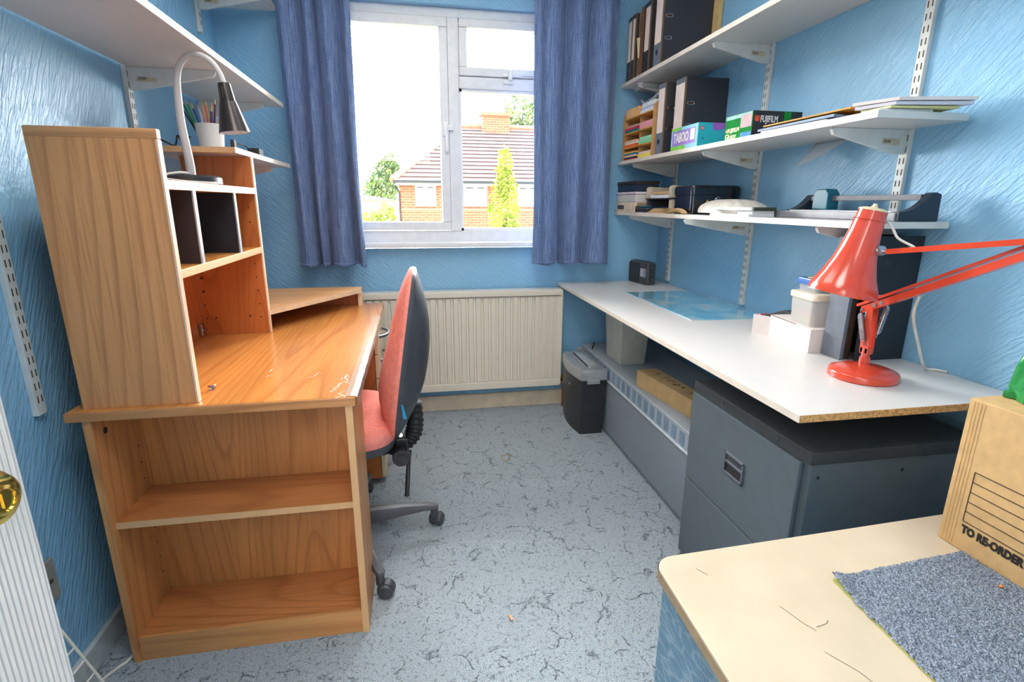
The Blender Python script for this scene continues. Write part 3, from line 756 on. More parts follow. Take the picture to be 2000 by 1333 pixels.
MB().prism([(-.062, .553), (-.066, .602), (-.060, .598), (-.050, .552)], 'y', 1.583, 1.588).build('label_tag', plain('blue_tag', (20, 130, 180), .6), oc, label='blue fabric tag')
# bellows spine, bracket, knob, lever
b = MB(); pr = []
path = smoothc([(-.215, 1.79, .372), (-.10, 1.79, .362), (-.045, 1.79, .395), (-.028, 1.79, .45), (-.03, 1.79, .53)], 8)
b.tube(path, [.026+.006*(i % 2) for i in range(len(path))], 14).build('bellows', BLACKM, oc, smooth=20)
b = MB().box(-.40, -.16, 1.73, 1.85, .355, .398, .008).box(-.10, -.055, 1.725, 1.775, .325, .42, .008); b.build('mechanism', BLACK, oc)
b = MB(); rr = []
for i in range(36):
    t = 2*PI*i/36; r = .030 + (.0018 if i % 2 else -.0012); rr.append((-.078+r*math.cos(t), .372+r*math.sin(t)))
b.prism(rr, 'y', 1.668, 1.70, .002).cyl((-.078, 1.664, .372), (-.078, 1.67, .372), .014).cyl((-.078, 1.69, .372), (-.078, 1.74, .372), .010)
b.build('tension_knob', BLACK, oc)
b = MB().cyl((-.078, 1.70, .445), (-.078, 1.72, .440), .008, n=10); b.build('bolt', CHROME, oc)
b = MB().tube([(-.05, 1.75, .36), (-.056, 1.71, .33), (-.060, 1.70, .29), (-.066, 1.69, .215)], [.006, .007, .0085, .0085], 10); b.build('height_lever', BLACK, oc)

# ---------------------------------------------------------------- white worktop on the right and what stands on it
wt = thing('worktop', 'long white worktop along the right wall with bare chipboard near end', 'worktop', (1.13, 1.97, .752))
MB().box(.820, 1.438, .942, 2.985, .752, .770, .0012).build('board', WHITE, wt)
MB().box(.8185, .820, .942, 2.985, .752, .770, .0005).build('front_edging', EDGE, wt)
MB().box(.821, 1.437, .9405, .942, .7525, .7695).build('chipboard_end', CHIP, wt, label='bare chipboard end')
bracket(1, 1.44, .752, .50, 'bracket under the white worktop beside the filing cabinet', GB)
bracket(1, 2.095, .752, .40, 'bracket under the white worktop above the long carton', GB)
bracket(1, 2.82, .752, .40, 'bracket under the far end of the white worktop', GB)
# radio
ra = thing('radio', 'small dark grey portable radio at the far end of the worktop', 'radio', (1.30, 2.885, .770))
MB().box(1.272, 1.332, 2.785, 2.982, .770, .899, .012, seg=3).build('case', plain('radio_case', (66, 68, 72), .4, var=.04), ra)
MB().box(1.2705, 1.2725, 2.862, 2.975, .779, .890, .004).build('speaker_grille', lines_mat('grille', (52, 54, 58), (30, 31, 34), 'Z', 120), ra)
sc = MB().box(1.2695, 1.2725, 2.800, 2.856, .815, .862, .002).build('screen', plain('grey_lcd', (168, 168, 176), .3), ra)
MB().box(1.269, 1.2697, 2.804, 2.814, .82, .858).build('key_strip', plain('screen_keys', (110, 96, 120), .4), sc)
for z, r in ((.868, .0155), (.833, .010), (.803, .010)):
    k = MB().lathe([(0, 0), (r+.004, 0), (r+.004, .0012), (0, .0012)], (1.305, 2.7855, z), (0, -1, 0), 24).build('knob_recess', BLACK, ra)
    MB().lathe([(0, 0), (r, 0), (r*.9, .010), (0, .011)], (1.305, 2.7855, z), (0, -1, 0), 24).build('knob', CHARC, k)
MB().box(1.29, 1.315, 2.80, 2.96, .897, .902, .002).build('carry_handle', CHARC, ra)
b = MB()
for i in range(3): b.box(1.2702, 1.2715, 2.812+i*.011, 2.819+i*.011, .792, .797)
b.cyl((1.2715, 2.80, .787), (1.2702, 2.80, .787), .003, n=8).build('buttons', BLACK, ra)
ra.rotation_euler = (0, 0, .15)
# chart
MB().prism([(1.074, 1.882), (1.424, 1.866), (1.424, 2.558), (1.078, 2.564)], 'z', .7702, .7735).build('desk_chart', CHART, None, 'glossy blue sea chart desk mat lying on the white worktop', 'mat')

# red balanced-arm lamp
rl = thing('balanced_arm_lamp', 'red balanced-arm desk lamp standing on the near end of the worktop', 'lamp', (1.176, 1.153, .770))
MB().lathe([(0, 0), (.080, 0), (.0835, .003), (.0835, .016), (.080, .021), (.060, .028), (.03, .033), (.012, .035), (0, .035)], (1.176, 1.153, .770), n=56).build('base', RED, rl)
X = 1.186
p0 = Vector((X, 1.165, .803)); p1 = Vector((X, 1.165, .955))
b = MB().cyl(p0, p0+Vector((0, 0, .02)), .013).cyl(p0, p0+Vector((0, 0, .045)), .010)
b.prism([(1.152, .835), (1.178, .835), (1.180, .87), (1.176, .965), (1.160, .965), (1.152, .87)], 'x', X-.009, X-.0065).prism([(1.152, .835), (1.178, .835), (1.180, .87), (1.176, .965), (1.160, .965), (1.152, .87)], 'x', X+.0065, X+.009)
b.box(X-.009, X+.009, 1.152, 1.178, .832, .85, .002)
b.build('post', RED, rl)
# lower arm: twin square tubes towards the elbow (out of frame, near the camera)
A = Vector((X, 1.166, .962)); Eb = Vector((1.160, .775, 1.152))
dA = (Eb-A).normalized(); nA = Vector((1, 0, 0)).cross(dA).normalized()
if nA.z < 0: nA = -nA
def bar(mb, p, q, wd, ht):
    d = (q-p).normalized(); sx = Vector((1, 0, 0)); sx = (sx-d*sx.dot(d)).normalized(); sz = sx.cross(d)
    return mb.loft([[tuple(c+sx*a*wd/2+sz*e*ht/2) for a, e in ((-1, -1), (1, -1), (1, 1), (-1, 1))] for c in (p, q)])
b = MB(); bar(b, A-dA*.035, Eb, .015, .017); b.build('lower_arm', RED, rl)
b = MB(); bar(b, A-dA*.05+nA*.0165, Eb+nA*.0165, .012, .007); b.build('guide_arm', RED, rl)
J = Vector((1.110, 1.103, 1.113))   # shade joint
b = MB(); bar(b, Eb+Vector((0, 0, .01)), J+Vector((0, -.02, 0)), .012, .012); b.build('upper_arm', RED, rl)
b = MB().cyl(Eb-Vector((.012, 0, 0)), Eb+Vector((.012, 0, 0)), .02); b.build('elbow', CHROME, rl)
b = MB()
for k in (.012, .034):
    b.cyl(A+dA*k+nA*.0-Vector((.011, 0, 0)), A+dA*k+Vector((.011, 0, 0)), .0055, n=12)
b.cyl(A-dA*.03-Vector((.011, 0, 0)), A-dA*.03+Vector((.011, 0, 0)), .0035, n=10).cyl(A+dA*.02+nA*.021-Vector((.009, 0, 0)), A+dA*.02+nA*.021+Vector((.009, 0, 0)), .0045, n=12)
b.build('pivot_bolts', CHROME, rl)
def spring(p, q, r, turns, nm):
    p, q = Vector(p), Vector(q); d = (q-p).normalized(); a = d.orthogonal().normalized(); c = d.cross(a); L_ = (q-p).length; pts = []
    for i in range(turns*8+1):
        t = i/(turns*8); rad = r*min(1, .35+t*8, .35+(1-t)*8); pts.append(p+d*L_*t+(a*math.cos(t*turns*2*PI)+c*math.sin(t*turns*2*PI))*rad)
    b = MB().tube(pts, .0013, 5); b.cyl(p, q, r*.72, n=10)
    for e, s_ in ((p, -1), (q, 1)):
        b.tube([e, e+d*s_*.012], .0015, 6)
    return b.build('spring', CHROME, rl)
lo = Vector((X, 1.155, .855))
spring(A-dA*.026+Vector((-.016, 0, -.012)), lo+Vector((-.012, .012, .012)), .0070, 22, 'a')
spring(A-dA*.030+Vector((.012, .004, -.010)), lo+Vector((.012, .016, .016)), .0065, 22, 'b')
spring(A+dA*.030+Vector((.016, 0, -.008)), lo+Vector((.013, -.002, .035)), .0065, 18, 'c')
# flared shade
T = Vector((1.108, 1.141, 1.2085)); Bc = Vector((1.075, 1.160, 1.002)); sax = (Bc-T).normalized(); SL = (Bc-T).length
sp_ = [(.0335, -.002), (.0345, .0), (.0355, .022), (.0365, .024), (.039, .055), (.046, .10), (.056, .14), (.068, .175), (.079, .20), (.0845, .212), (.087, .222), (.0872, .228), (.0855, .229)]
sp_ = [(r*.915, z*SL/.229) for r, z in sp_]
inn = [(r-.0015, z) for r, z in reversed(sp_[1:-1])]
sh = MB().lathe(sp_+inn+[(.0, .004)], T, sax, 56, True).build('shade', RED, rl)
MB().lathe([(.0, -.006), (.020, -.006), (.030, -.003), (.0335, .001), (0, .001)], T, sax, 32).build('top_cap', plain('cream_cap', (226, 206, 170), .5), sh)
MB().lathe([(0, -.016), (.004, -.016), (.006, -.010), (.010, -.005), (0, -.005)], T, sax, 16).build('cord_grommet', plain('cream_grommet', (226, 206, 170), .5), sh)
b = MB().lathe([(.0365, .0225), (.0378, .0235), (.0365, .0245)], T, sax, 56, False); b.build('seam_ring', RED, sh)
MB().ball(T+sax*.15, (.028, .028, .03)).build('bulb', LAMPIN, rl)
b = MB().cyl(J+Vector((-.010, .004, 0)), J+Vector((.010, .004, 0)), .0125, n=24).cyl(J+Vector((-.012, .004, 0)), J+Vector((.012, .004, 0)), .006, n=12)
b.tube([J+Vector((0, -.03, -.001)), J+Vector((0, 0, 0)), J+Vector((-.012, .03, .0))], .0045, 8); b.build('shade_joint', CHROME, rl)
MB().tube(smoothc([tuple(T+Vector((.028, -.012, -.02))), tuple(T+Vector((.036, -.030, -.045))), tuple(T+Vector((.03, -.055, -.065))), tuple(T+Vector((.03, -.10, -.082))), tuple(J+Vector((.006, -.07, .012)))]), .003, 8).build('shade_flex', CABLEW, rl)
q = A+dA*.13
MB().tube(smoothc([tuple(q+Vector((.012, 0, -.008))), (1.23, 1.09, .95), (1.30, 1.12, .86), (1.36, 1.15, .80), (1.40, 1.17, .7745), (1.42, 1.165, .7745), (1.434, 1.14, .7745)]), .0035, 8).build('flex', CABLEW, rl)

# big files standing at the wall behind the red lamp
bf = thing('portfolio_file', 'large black portfolio file standing on the worktop behind the red lamp', 'file', (1.34, 1.33, .770))
MB().box(1.236, 1.248, 1.302, 1.376, .770, 1.136, .001).build('spine', FILEG, bf)
MB().box(1.272, 1.437, 1.285, 1.290, .770, 1.136, .001).build('cover', plain('portfolio_cover', (36, 42, 50), .55, var=.08, vs=200), bf)
MB().box(1.248, 1.437, 1.370, 1.376, .770, 1.136, .001).build('cover', FILE, bf)
MB().box(1.250, 1.272, 1.306, 1.368, .772, 1.132).build('inner_pages', DBROWN, bf)
# white open box with two tubs on it
wb = thing('white_carton', 'small white cardboard box with open end flap under the clear tubs', 'box', (1.30, 1.5, .770))
MB().prism([(1.196, 1.384), (1.345, 1.376), (1.368, 1.600), (1.222, 1.612)], 'z', .770, .846, .001).build('body', PAPERP, wb)
MB().prism([(1.222, 1.612), (1.2235, 1.6125), (1.196, 1.668), (1.194, 1.667)], 'z', .770, .838).build('end_flap', PAPERP, wb)
b = MB().prism([(1.2195, 1.605), (1.2225, 1.6045), (1.205, 1.46), (1.203, 1.46)], 'z', .8455, .8465); b.build('lid_gap', DBROWN, wb)
def tub(name, label, c, hx_, hy_, z0, z1, rim, mat, lidm, rz, grp):
    t = thing(name, label, 'tub', (c[0], c[1], z0), grp, rz=rz)
    def rr(s, z, k=5):
        out = []
        for (sx, sy, a0) in ((1, 1, 0), (-1, 1, PI/2), (-1, -1, PI), (1, -1, 1.5*PI)):
            for i in range(k+1):
                a = a0+i*PI/2/k; out.append((sx*(hx_*s-.014)+.014*math.cos(a), sy*(hy_*s-.014)+.014*math.sin(a), z))
        return out
    h = z1-z0
    MB().loft([rr(.93, 0), rr(1.0, h)]).build('body', mat, t, local=True)
    MB().loft([rr(1.06, h-.014), rr(1.07, h-.012), rr(1.07, h+.002), rr(1.04, h+.005)]).build('lid', lidm, t, local=True)
    return t
t1 = tub('plastic_tub', 'clear plastic tub with cream lid standing on the white cardboard box', (1.268, 1.462), .052, .062, .8465, .944, 1, FROSTT, plain('cream_lid', (236, 222, 196), .4), -.10, 'stacked clear tubs')
for nm, c, p in (('red', (236, 90, 80), (-.028, .0, .032)), ('yellow', (226, 220, 70), (-.032, -.012, .014))):
    MB().ball(p, .013).build('contents', plain('tub_'+nm, c, .5), t1, local=True)
t2 = tub('plastic_tub', 'small clear tub with blue clip lid on top of the cream lidded tub', (1.285, 1.482), .042, .052, .9495, .985, 1, CLEAR, BLUEL, -.10, 'stacked clear tubs')
MB().box(-.02, .02, -.03, .03, .004, .012, .003).build('contents', GREYM, t2, local=True)
MB().box(1.262, 1.315, 1.45, 1.51, .9905, .9925).build('note_card', plain('yellow_card', (236, 206, 120), .7), None, 'yellow card lying on the blue lid of the small tub', 'card')
sb = thing('tape_gun', 'black wedge shaped desk tool with red end beside the white box', 'tool', (1.35, 1.70, .770))
MB().prism([(1.80, .770), (1.80, .80), (1.68, .845), (1.625, .845), (1.625, .770)], 'x', 1.32, 1.40, .004).build('body', BLACK, sb)
MB().box(1.318, 1.40, 1.795, 1.815, .770, .806, .003).build('red_end', RED, sb, label='red end')
MB().box(1.3185, 1.3205, 1.63, 1.795, .793, .798).build('trim_line', SILVER, sb)

# ---------------------------------------------------------------- contents of the right wall shelves
def arch_file(name, label, x0, x1, y0, y1, z0, h, spine=None, lab=True, rings=False, hole=True, group=None, band=None, edge=TAN, cover=FILE):
    t = thing(name, label, 'file', ((x0+x1)/2, (y0+y1)/2, z0), group)
    MB().box(x0, x0+.004, y0, y1, z0, z0+h, .001).build('spine', spine or FILEG, t)
    c1 = MB().box(x0+.001, x1, y0-.0005, y0+.003, z0, z0+h).build('cover', cover, t)
    MB().box(x0+.001, x1, y1-.003, y1+.0005, z0, z0+h).build('cover', cover, t)
    MB().box(x0-.0005, x0+.006, y0-.0012, y0+.0008, z0, z0+h).build('edge_strip', edge, t)
    MB().box(x0+.03, x1-.01, y0+.006, y1-.006, z0+.012, z0+h-.02).build('papers', PAPERW, t)
    if lab: MB().box(x0-.001, x0, y0+.006, y1-.006, z0+h*.32, z0+h*.93).build('spine_label', LABEL, t)
    if band: MB().box(x0-.0014, x0, y0+.003, y1-.003, z0+h*.93, z0+h*.965).build('top_band', band, t)
    if hole and y1-y0 > .035:
        yc = (y0+y1)/2
        r = MB().lathe([(.007, 0), (.0125, 0), (.0125, .002), (.007, .002)], (x0, yc, z0+h*.20), (-1, 0, 0), 24, False).build('finger_ring', CHROME, t)
        MB().cyl((x0-.0003, yc, z0+h*.20), (x0-.0008, yc, z0+h*.20), .008, n=20).build('finger_hole', BLACKM, r)
    if rings:
        for zz in (z0+h*.37, z0+h*.66):
            b = MB()
            pts = [(x0+.032+.017*cs, y0-.0012, zz+.0065*sn) for cs, sn in [(math.copysign(abs(math.cos(t_))**.6, math.cos(t_)), math.copysign(abs(math.sin(t_))**.6, math.sin(t_))) for t_ in [2*PI*i/20 for i in range(21)]]]
            e = MB().tube(pts, .0017, 6, False).build('eyelet', CHROME, t)
            MB().box(x0+.0165, x0+.0475, y0-.0012, y0-.0007, zz-.0045, zz+.0045).build('eyelet_slot', DBROWN, e)
    return t
GF = 'files on the top right shelf'
X0 = 1.165
arch_file('lever_arch_file', 'black file with green topped white label, first of the row by the curtain', X0, 1.43, 2.908, 2.958, ZT, .315, FILE, True, False, True, GF, TEAL)
arch_file('lever_arch_file', 'slim black file with pale label second from the curtain on the top shelf', X0, 1.43, 2.862, 2.902, ZT, .316, FILE, True, False, False, GF)
t = thing('document_wallet', 'bulging brown document wallet wedged between files on the top shelf', 'file', (1.30, 2.83, ZT), GF)
MB().box(X0+.012, 1.42, 2.806, 2.852, ZT, ZT+.312, .004).build('body', plain('olive_card', (112, 96, 74), .7, var=.2, vs=60), t)
MB().lathe([(0, 0), (.014, .002), (.012, .02), (.004, .09), (0, .095)], (X0+.008, 2.822, ZT+.19), (0, 0, -1), 16).build('loose_flap', plain('cream_flap', (226, 206, 160), .7), t)
arch_file('lever_arch_file', 'narrow dark brown spined file standing after the brown wallet', X0, 1.43, 2.752, 2.796, ZT, .318, TAN, False, False, False, GF, edge=DBROWN)
arch_file('lever_arch_file', 'black file with white label and green top band near the end of the top row', X0, 1.43, 2.682, 2.742, ZT, .318, FILE, True, False, True, GF, TEAL)
arch_file('lever_arch_file', 'large black file nearest the camera on the top shelf showing two eyelets', X0, 1.415, 2.545, 2.622, ZT, .318, FILEG, True, True, True, GF)
MB().box(1.4155, 1.437, 2.50, 2.62, ZT, ZT+.33, .001).build('wooden_board', plain('pale_pine', (218, 186, 128), .6, var=.06), None, 'pale wooden board upright against the wall behind the top shelf files', 'board')
# letter rack
lr = thing('letter_rack', 'four tier card letter rack full of coloured paper on the middle shelf', 'rack', (1.30, 2.80, ZM))
y0, y1 = 2.605, 2.975
MB().prism([(1.176, ZM), (1.42, ZM), (1.42, ZM+.292), (1.245, ZM+.292), (1.176, ZM+.245)], 'y', y0-.007, y0, .001).build('side_panel', CARDIN, lr, label='tan side panel')
MB().prism([(1.176, ZM), (1.42, ZM), (1.42, ZM+.292), (1.245, ZM+.292), (1.176, ZM+.245)], 'y', y1, y1+.007).build('side_panel', CARDIN, lr)
ZTI = [ZM+.001, ZM+.072, ZM+.146, ZM+.222]
AMB = plain('amber_board_edge', (206, 150, 66), .6)
for z in ZTI[1:]: MB().box(1.178, 1.42, y0, y1, z-.006, z).build('tier', AMB, lr)
MB().box(1.19, 1.42, 2.785, 2.79, ZM, ZM+.25).build('divider', CARDIN, lr)
MB().box(1.41, 1.42, y0, y1, ZM, ZM+.292).build('back_panel', CARDIN, lr)
PG = 'paper pads in the letter rack'
def pad(c, ya, yb, z0, h, x0, label, name='paper_pad'):
    return MB().box(x0, x0+.20, ya, yb, z0, z0+h, .0015).build(name, plain('pad_'+label.split(' ')[0]+str(len(bpy.data.materials)), c, .7, var=.04, vs=80), None, label, 'paper', PG)
pad((250, 222, 96), 2.612, 2.775, ZTI[0], .022, 1.182, 'yellow paper pad lying in the bottom tier of the letter rack')
pad((238, 206, 196), 2.615, 2.772, ZTI[0]+.0225, .012, 1.186, 'pale pink paper pad on top of the yellow pad in the rack')
pad((140, 216, 166), 2.612, 2.775, ZTI[1], .022, 1.182, 'mint green paper pad in the second tier of the letter rack')
pad((170, 228, 190), 2.616, 2.772, ZTI[1]+.0225, .014, 1.186, 'light green paper pad on top of the mint pad in the rack')
pad((240, 164, 168), 2.612, 2.775, ZTI[2], .034, 1.182, 'rose pink paper pad in the third tier of the letter rack')
pad((236, 236, 240), 2.612, 2.775, ZTI[3], .018, 1.182, 'white paper pad on the top tier of the letter rack')
pad((188, 196, 226), 2.616, 2.77, ZTI[3]+.0185, .010, 1.185, 'lavender paper pad on top of the white pad in the rack')
pad((226, 232, 240), 2.614, 2.772, ZTI[3]+.029, .020, 1.188, 'thick off-white paper pad topmost at the near side of the rack')
pad((214, 40, 60), 2.80, 2.965, ZTI[0], .009, 1.180, 'crimson card pad at the bottom of the far rack column')
pad((36, 52, 72), 2.80, 2.965, ZTI[0]+.0095, .008, 1.182, 'navy card pad above the crimson pad in the far column')
pad((240, 190, 150), 2.80, 2.968, ZTI[0]+.018, .010, 1.179, 'peach card pad above the navy pad in the far column')
pad((20, 128, 170), 2.80, 2.963, ZTI[0]+.0285, .009, 1.183, 'bright blue card pad above the peach pad in the far column')
pad((238, 170, 80), 2.802, 2.966, ZTI[0]+.038, .009, 1.181, 'orange card pad topmost in the bottom far tier')
pad((232, 92, 30), 2.80, 2.965, ZTI[1], .013, 1.180, 'deep orange card pad in the second far tier')
pad((240, 226, 206), 2.80, 2.962, ZTI[1]+.0135, .010, 1.182, 'cream card pad above the deep orange pad in the far column')
pad((236, 188, 160), 2.803, 2.965, ZTI[1]+.024, .010, 1.181, 'salmon card pad topmost in the second far tier')
pad((14, 120, 132), 2.80, 2.965, ZTI[2], .013, 1.181, 'teal card pad in the third far tier of the rack')
pad((200, 34, 76), 2.80, 2.966, ZTI[2]+.0135, .011, 1.180, 'magenta red card pad above the teal pad in the rack')
pad((196, 150, 130), 2.803, 2.964, ZTI[2]+.025, .012, 1.183, 'dusty brown card pad topmost in the third far tier')
pad((232, 178, 128), 2.80, 2.965, ZTI[3], .046, 1.180, 'thick tan envelope pad on the top far tier of the rack')
b = MB()
b.grid(lambda u, v: (1.22+u*.16, 2.64+v*.24, ZM+.293+.02*math.sin(u*9+v*5)*math.sin(v*11)+.022*math.sin(PI*u)*math.sin(PI*v)), 14, 18)
o = b.build('plastic_bag', CLEAR, None, 'crumpled clear plastic bag on top of the letter rack', 'bag', smooth=30)
o.modifiers.new('t', 'SOLIDIFY').thickness = .002
MB().box(1.24, 1.34, 2.86, 2.96, ZM+.270, ZM+.295, .004).build('red_booklet', plain('red_card', (206, 80, 60), .6), None, 'dark red booklet lying on top of the far side of the rack', 'booklet')
GM = 'files on the middle right shelf'
arch_file('lever_arch_file', 'narrower grey spined file beside the letter rack with a finger hole', 1.19, 1.42, 2.512, 2.585, ZM, .325, FILEG, True, True, True, GM)
arch_file('lever_arch_file', 'large black file with white label behind the word game box', 1.225, 1.437, 2.388, 2.480, ZM, .325, FILEG, True, True, False, GM)
# game box
gb = thing('game_box', 'turquoise and purple word game box lying on the middle shelf', 'box', (1.23, 2.25, ZM))
MB().box(1.166, 1.292, 2.132, 2.366, ZM, ZM+.096, .001).build('carton', plain('turquoise_card', (44, 176, 190), .35, var=.03), gb)
MB().prism([(ZM+.0, 2.15), (ZM+.03, 2.15), (ZM+.03, 2.27), (ZM+.006, 2.366), (ZM, 2.366)][::1], 'x', 1.1652, 1.166) if False else None
MB().box(1.1650, 1.1662, 2.1325, 2.3655, ZM+.001, ZM+.095).build('front_print', plain('pale_blue_print', (150, 216, 240), .35), gb)
MB().box(1.1646, 1.1652, 2.15, 2.352, ZM+.02, ZM+.082).build('purple_panel', plain('lilac_print', (164, 130, 214), .35), gb)
MB().box(1.1646, 1.1652, 2.235, 2.365, ZM+.002, ZM+.019).build('green_band', plain('lime_print', (130, 206, 70), .35), gb)
MB().box(1.1646, 1.1652, 2.275, 2.365, ZM+.083, ZM+.095).build('green_corner', bpy.data.materials['lime_print'], gb)
text_mb('TABOO', .048, facing_negx(1.1644, 2.340, ZM+.034) @ Matrix.Diagonal((.80, 1.15, 1, 1)), .0004, .0012).build('lettering', plain('white_print', (246, 240, 220), .4), gb)
MB().box(1.1640, 1.1646, 2.156, 2.192, ZM+.034, ZM+.078).build('white_panel', bpy.data.materials['white_print'], gb)
MB().prism([(1.228, ZM+.096), (1.292, ZM+.096), (1.292, ZM+.075), (1.255, ZM+.066), (1.232, ZM+.07)], 'y', 2.1312, 2.132).build('side_print', plain('violet_print', (150, 96, 190), .35), gb)
rg = MB().cyl((1.184, 2.1312, ZM+.074), (1.184, 2.132, ZM+.074), .008, n=16).build('maker_badge', plain('badge_red', (210, 60, 60), .4), gb)
text_mb('M', .012, facing_negy(1.180, 2.1308, ZM+.069), .0003).build('badge_letter', bpy.data.materials['white_print'], rg)
text_mb('H', .014, facing_negy(1.184, 2.1308, ZM+.03), .0003).build('side_letter', plain('dark_print', (30, 60, 70), .5), gb)
# film box
fb = thing('film_box', 'green and black film carton on the middle shelf before the folders', 'box', (1.26, 1.85, ZM))
MB().box(1.166, 1.356, 1.764, 1.930, ZM, ZM+.084, .001).build('carton', plain('black_print', (36, 36, 38), .35), fb)
MB().box(1.165, 1.1662, 1.7645, 1.9295, ZM+.0005, ZM+.0835).build('front_print', plain('green_print', (20, 132, 54), .8, spec=.15), fb)
MB().box(1.1646, 1.1652, 1.768, 1.926, ZM+.070, ZM+.083).build('pale_band', plain('aqua_print', (170, 214, 206), .8, spec=.15), fb)
MB().box(1.1642, 1.1647, 1.768, 1.832, ZM+.034, ZM+.076).build('sticker', plain('pale_pink_print', (208, 180, 186), .8, spec=.15), fb)
b = MB(); b.box(1.1646, 1.1651, 1.766, 1.83, ZM+.001, ZM+.018); b.build('blue_band', plain('blue_print', (96, 150, 200), .8, spec=.15), fb)
text_mb('FUJIFILM', .020, facing_negx(1.1644, 1.912, ZM+.026), .0004, .0006).build('lettering', plain('pale_yellow_print', (246, 240, 170), .4), fb)
MB().cyl((1.1644, 1.919, ZM+.033), (1.165, 1.919, ZM+.033), .0055, n=16).build('red_mark', plain('red_print', (206, 70, 40), .4), fb)
text_mb('Glossy', .026, facing_negx(1.1644, 1.925, ZM+.004), .0003, .0004).build('script_lettering', bpy.data.materials['pale_yellow_print'], fb)
text_mb('Film', .024, facing_negx(1.1640, 1.842, ZM+.004), .0003, .0008).build('script_lettering', bpy.data.materials['blue_print'], fb) if False else None
text_mb('FUJIFILM', .030, facing_negy(1.194, 1.7634, ZM+.047) @ Matrix.Diagonal((.62, 1, 1, 1)), .0004, .0007).build('lettering', plain('grey_white_print', (226, 226, 230), .4), fb)
MB().box(1.173, 1.189, 1.7632, 1.764, ZM+.049, ZM+.068, .003).build('red_mark', bpy.data.materials['red_print'], fb)
MB().box(1.285, 1.312, 1.7632, 1.764, ZM+.048, ZM+.082).build('green_block', bpy.data.materials['green_print'], fb)
MB().box(1.228, 1.24, 1.7632, 1.764, ZM+.014, ZM+.04).build('grey_block', SILVER, fb)
MB().box(1.245, 1.30, 1.7632, 1.764, ZM+.026, ZM+.04).build('pale_block', bpy.data.materials['pale_pink_print'], fb)
# folders and papers lying flat
def sheet(name, label, cat, mat, pts, z, h, tilt=0, group=None):
    """flat stack, its near side lifted by tilt"""
    ys = [p[1] for p in pts]; ya, yb = min(ys), max(ys)
    zz = lambda p: z+tilt*(yb-p[1])/(yb-ya)
    b = MB().loft([[(p[0], p[1], zz(p)) for p in pts], [(p[0], p[1], zz(p)+h) for p in pts]])
    return b.build(name, mat, None, label, cat, group)
FG = 'folders lying on the middle shelf'
sheet('document_folder', 'pale grey folder at the bottom of the flat stack beside the film box', 'folder', PAPERW, [(1.158, 1.70), (1.40, 1.74), (1.41, 1.46), (1.17, 1.42)], ZM+.0004, .006, 0, FG)
sheet('document_folder', 'slate blue folder in the middle of the flat stack beside the film box', 'folder', plain('slate_folder', (110, 130, 156), .5), [(1.156, 1.715), (1.38, 1.755), (1.40, 1.44), (1.176, 1.40)], ZM+.0068, .007, .004, FG)
sheet('document_folder', 'orange folder on top of the flat stack beside the film box', 'folder', plain('orange_folder', (226, 146, 40), .5), [(1.158, 1.69), (1.38, 1.73), (1.42, 1.40), (1.20, 1.37)], ZM+.018, .004, .010, FG)
NG = 'pads at the near end of the middle shelf'
sheet('card_sheet', 'white card under the paper pads at the near end of the middle shelf', 'paper', PAPERW, [(1.172, 1.30), (1.33, 1.30), (1.315, 1.226), (1.168, 1.235)], ZM+.0004, .005, 0, NG)
sheet('card_sheet', 'yellow edged pad under the pink pads at the near shelf end', 'paper', plain('yellow_edge_pad', (220, 214, 150), .7), [(1.18, 1.31), (1.385, 1.33), (1.365, 1.200), (1.19, 1.228)], ZM+.0058, .005, .001, NG)
sheet('paper_pad', 'grey white spiral pad under the topmost pink pad at the shelf end', 'paper', lines_mat('pad_edges', (226, 222, 232), (150, 150, 166), 'Z', 160), [(1.165, 1.315), (1.38, 1.32), (1.388, 1.185), (1.200, 1.225)], ZM+.0122, .008, .002, NG)
sheet('paper_pad', 'pinkish paper pad topmost at the near end of the middle shelf', 'paper', PAPERP, [(1.160, 1.32), (1.375, 1.325), (1.392, 1.18), (1.205, 1.222)], ZM+.0225, .008, .002, NG)
o = MB().grid(lambda u, v: (1.42-u*.085*(1-v*.3)-.004, 1.735-u*.03-v*.16*(1-u*.6)+.02, ZM-.0185-v*.0-u*.0-.082*u*(1-.3*v)), 8, 10).build('clear_sleeve', CLEAR, None, 'clear plastic sleeve hanging below the middle shelf by the wall', 'sleeve', smooth=30)
o.modifiers.new('t', 'SOLIDIFY').thickness = .0012
o = MB().box(1.2, 1.34, 2.80, 2.92, ZT-.045, ZT-.0185, .012).build('plastic_bag', CLEAR, None, 'clear plastic bag tucked under the top right shelf', 'bag')

# lowest shelf
BG = 'boxes stacked at the far end of the lowest shelf'
bx = thing('index_box', 'cream drawer box with dark label plate at the far end of the lowest shelf', 'box', (1.21, 2.83, ZB), BG)
MB().box(1.156, 1.262, 2.712, 2.975, ZB, ZB+.052, .002).build('body', plain('cream_card', (226, 206, 184), .6), bx)
MB().box(1.1545, 1.1565, 2.86, 2.95, ZB+.014, ZB+.036).build('label_plate', CHARC, bx)
e = MB().box(1.168, 1.262, 2.7095, 2.712, ZB+.003, ZB+.049).build('end_board', plain('tan_end', (160, 130, 104), .6), bx)
b = MB()
for x in (1.19, 1.215, 1.24): b.cyl((x, 2.7095, ZB+.03), (x, 2.7075, ZB+.03), .005, n=12)
b.build('screws', SILVER, e)
bx = thing('storage_tub', 'pinkish white lidded tub on the cream drawer box', 'box', (1.21, 2.83, ZB+.0525), BG)
MB().box(1.158, 1.262, 2.715, 2.975, ZB+.0525, ZB+.094, .004).build('body', FROSTW, bx)
MB().box(1.154, 1.266, 2.711, 2.979, ZB+.094, ZB+.106, .003).build('lid', plain('mauve_white_lid', (222, 206, 216), .4), bx)
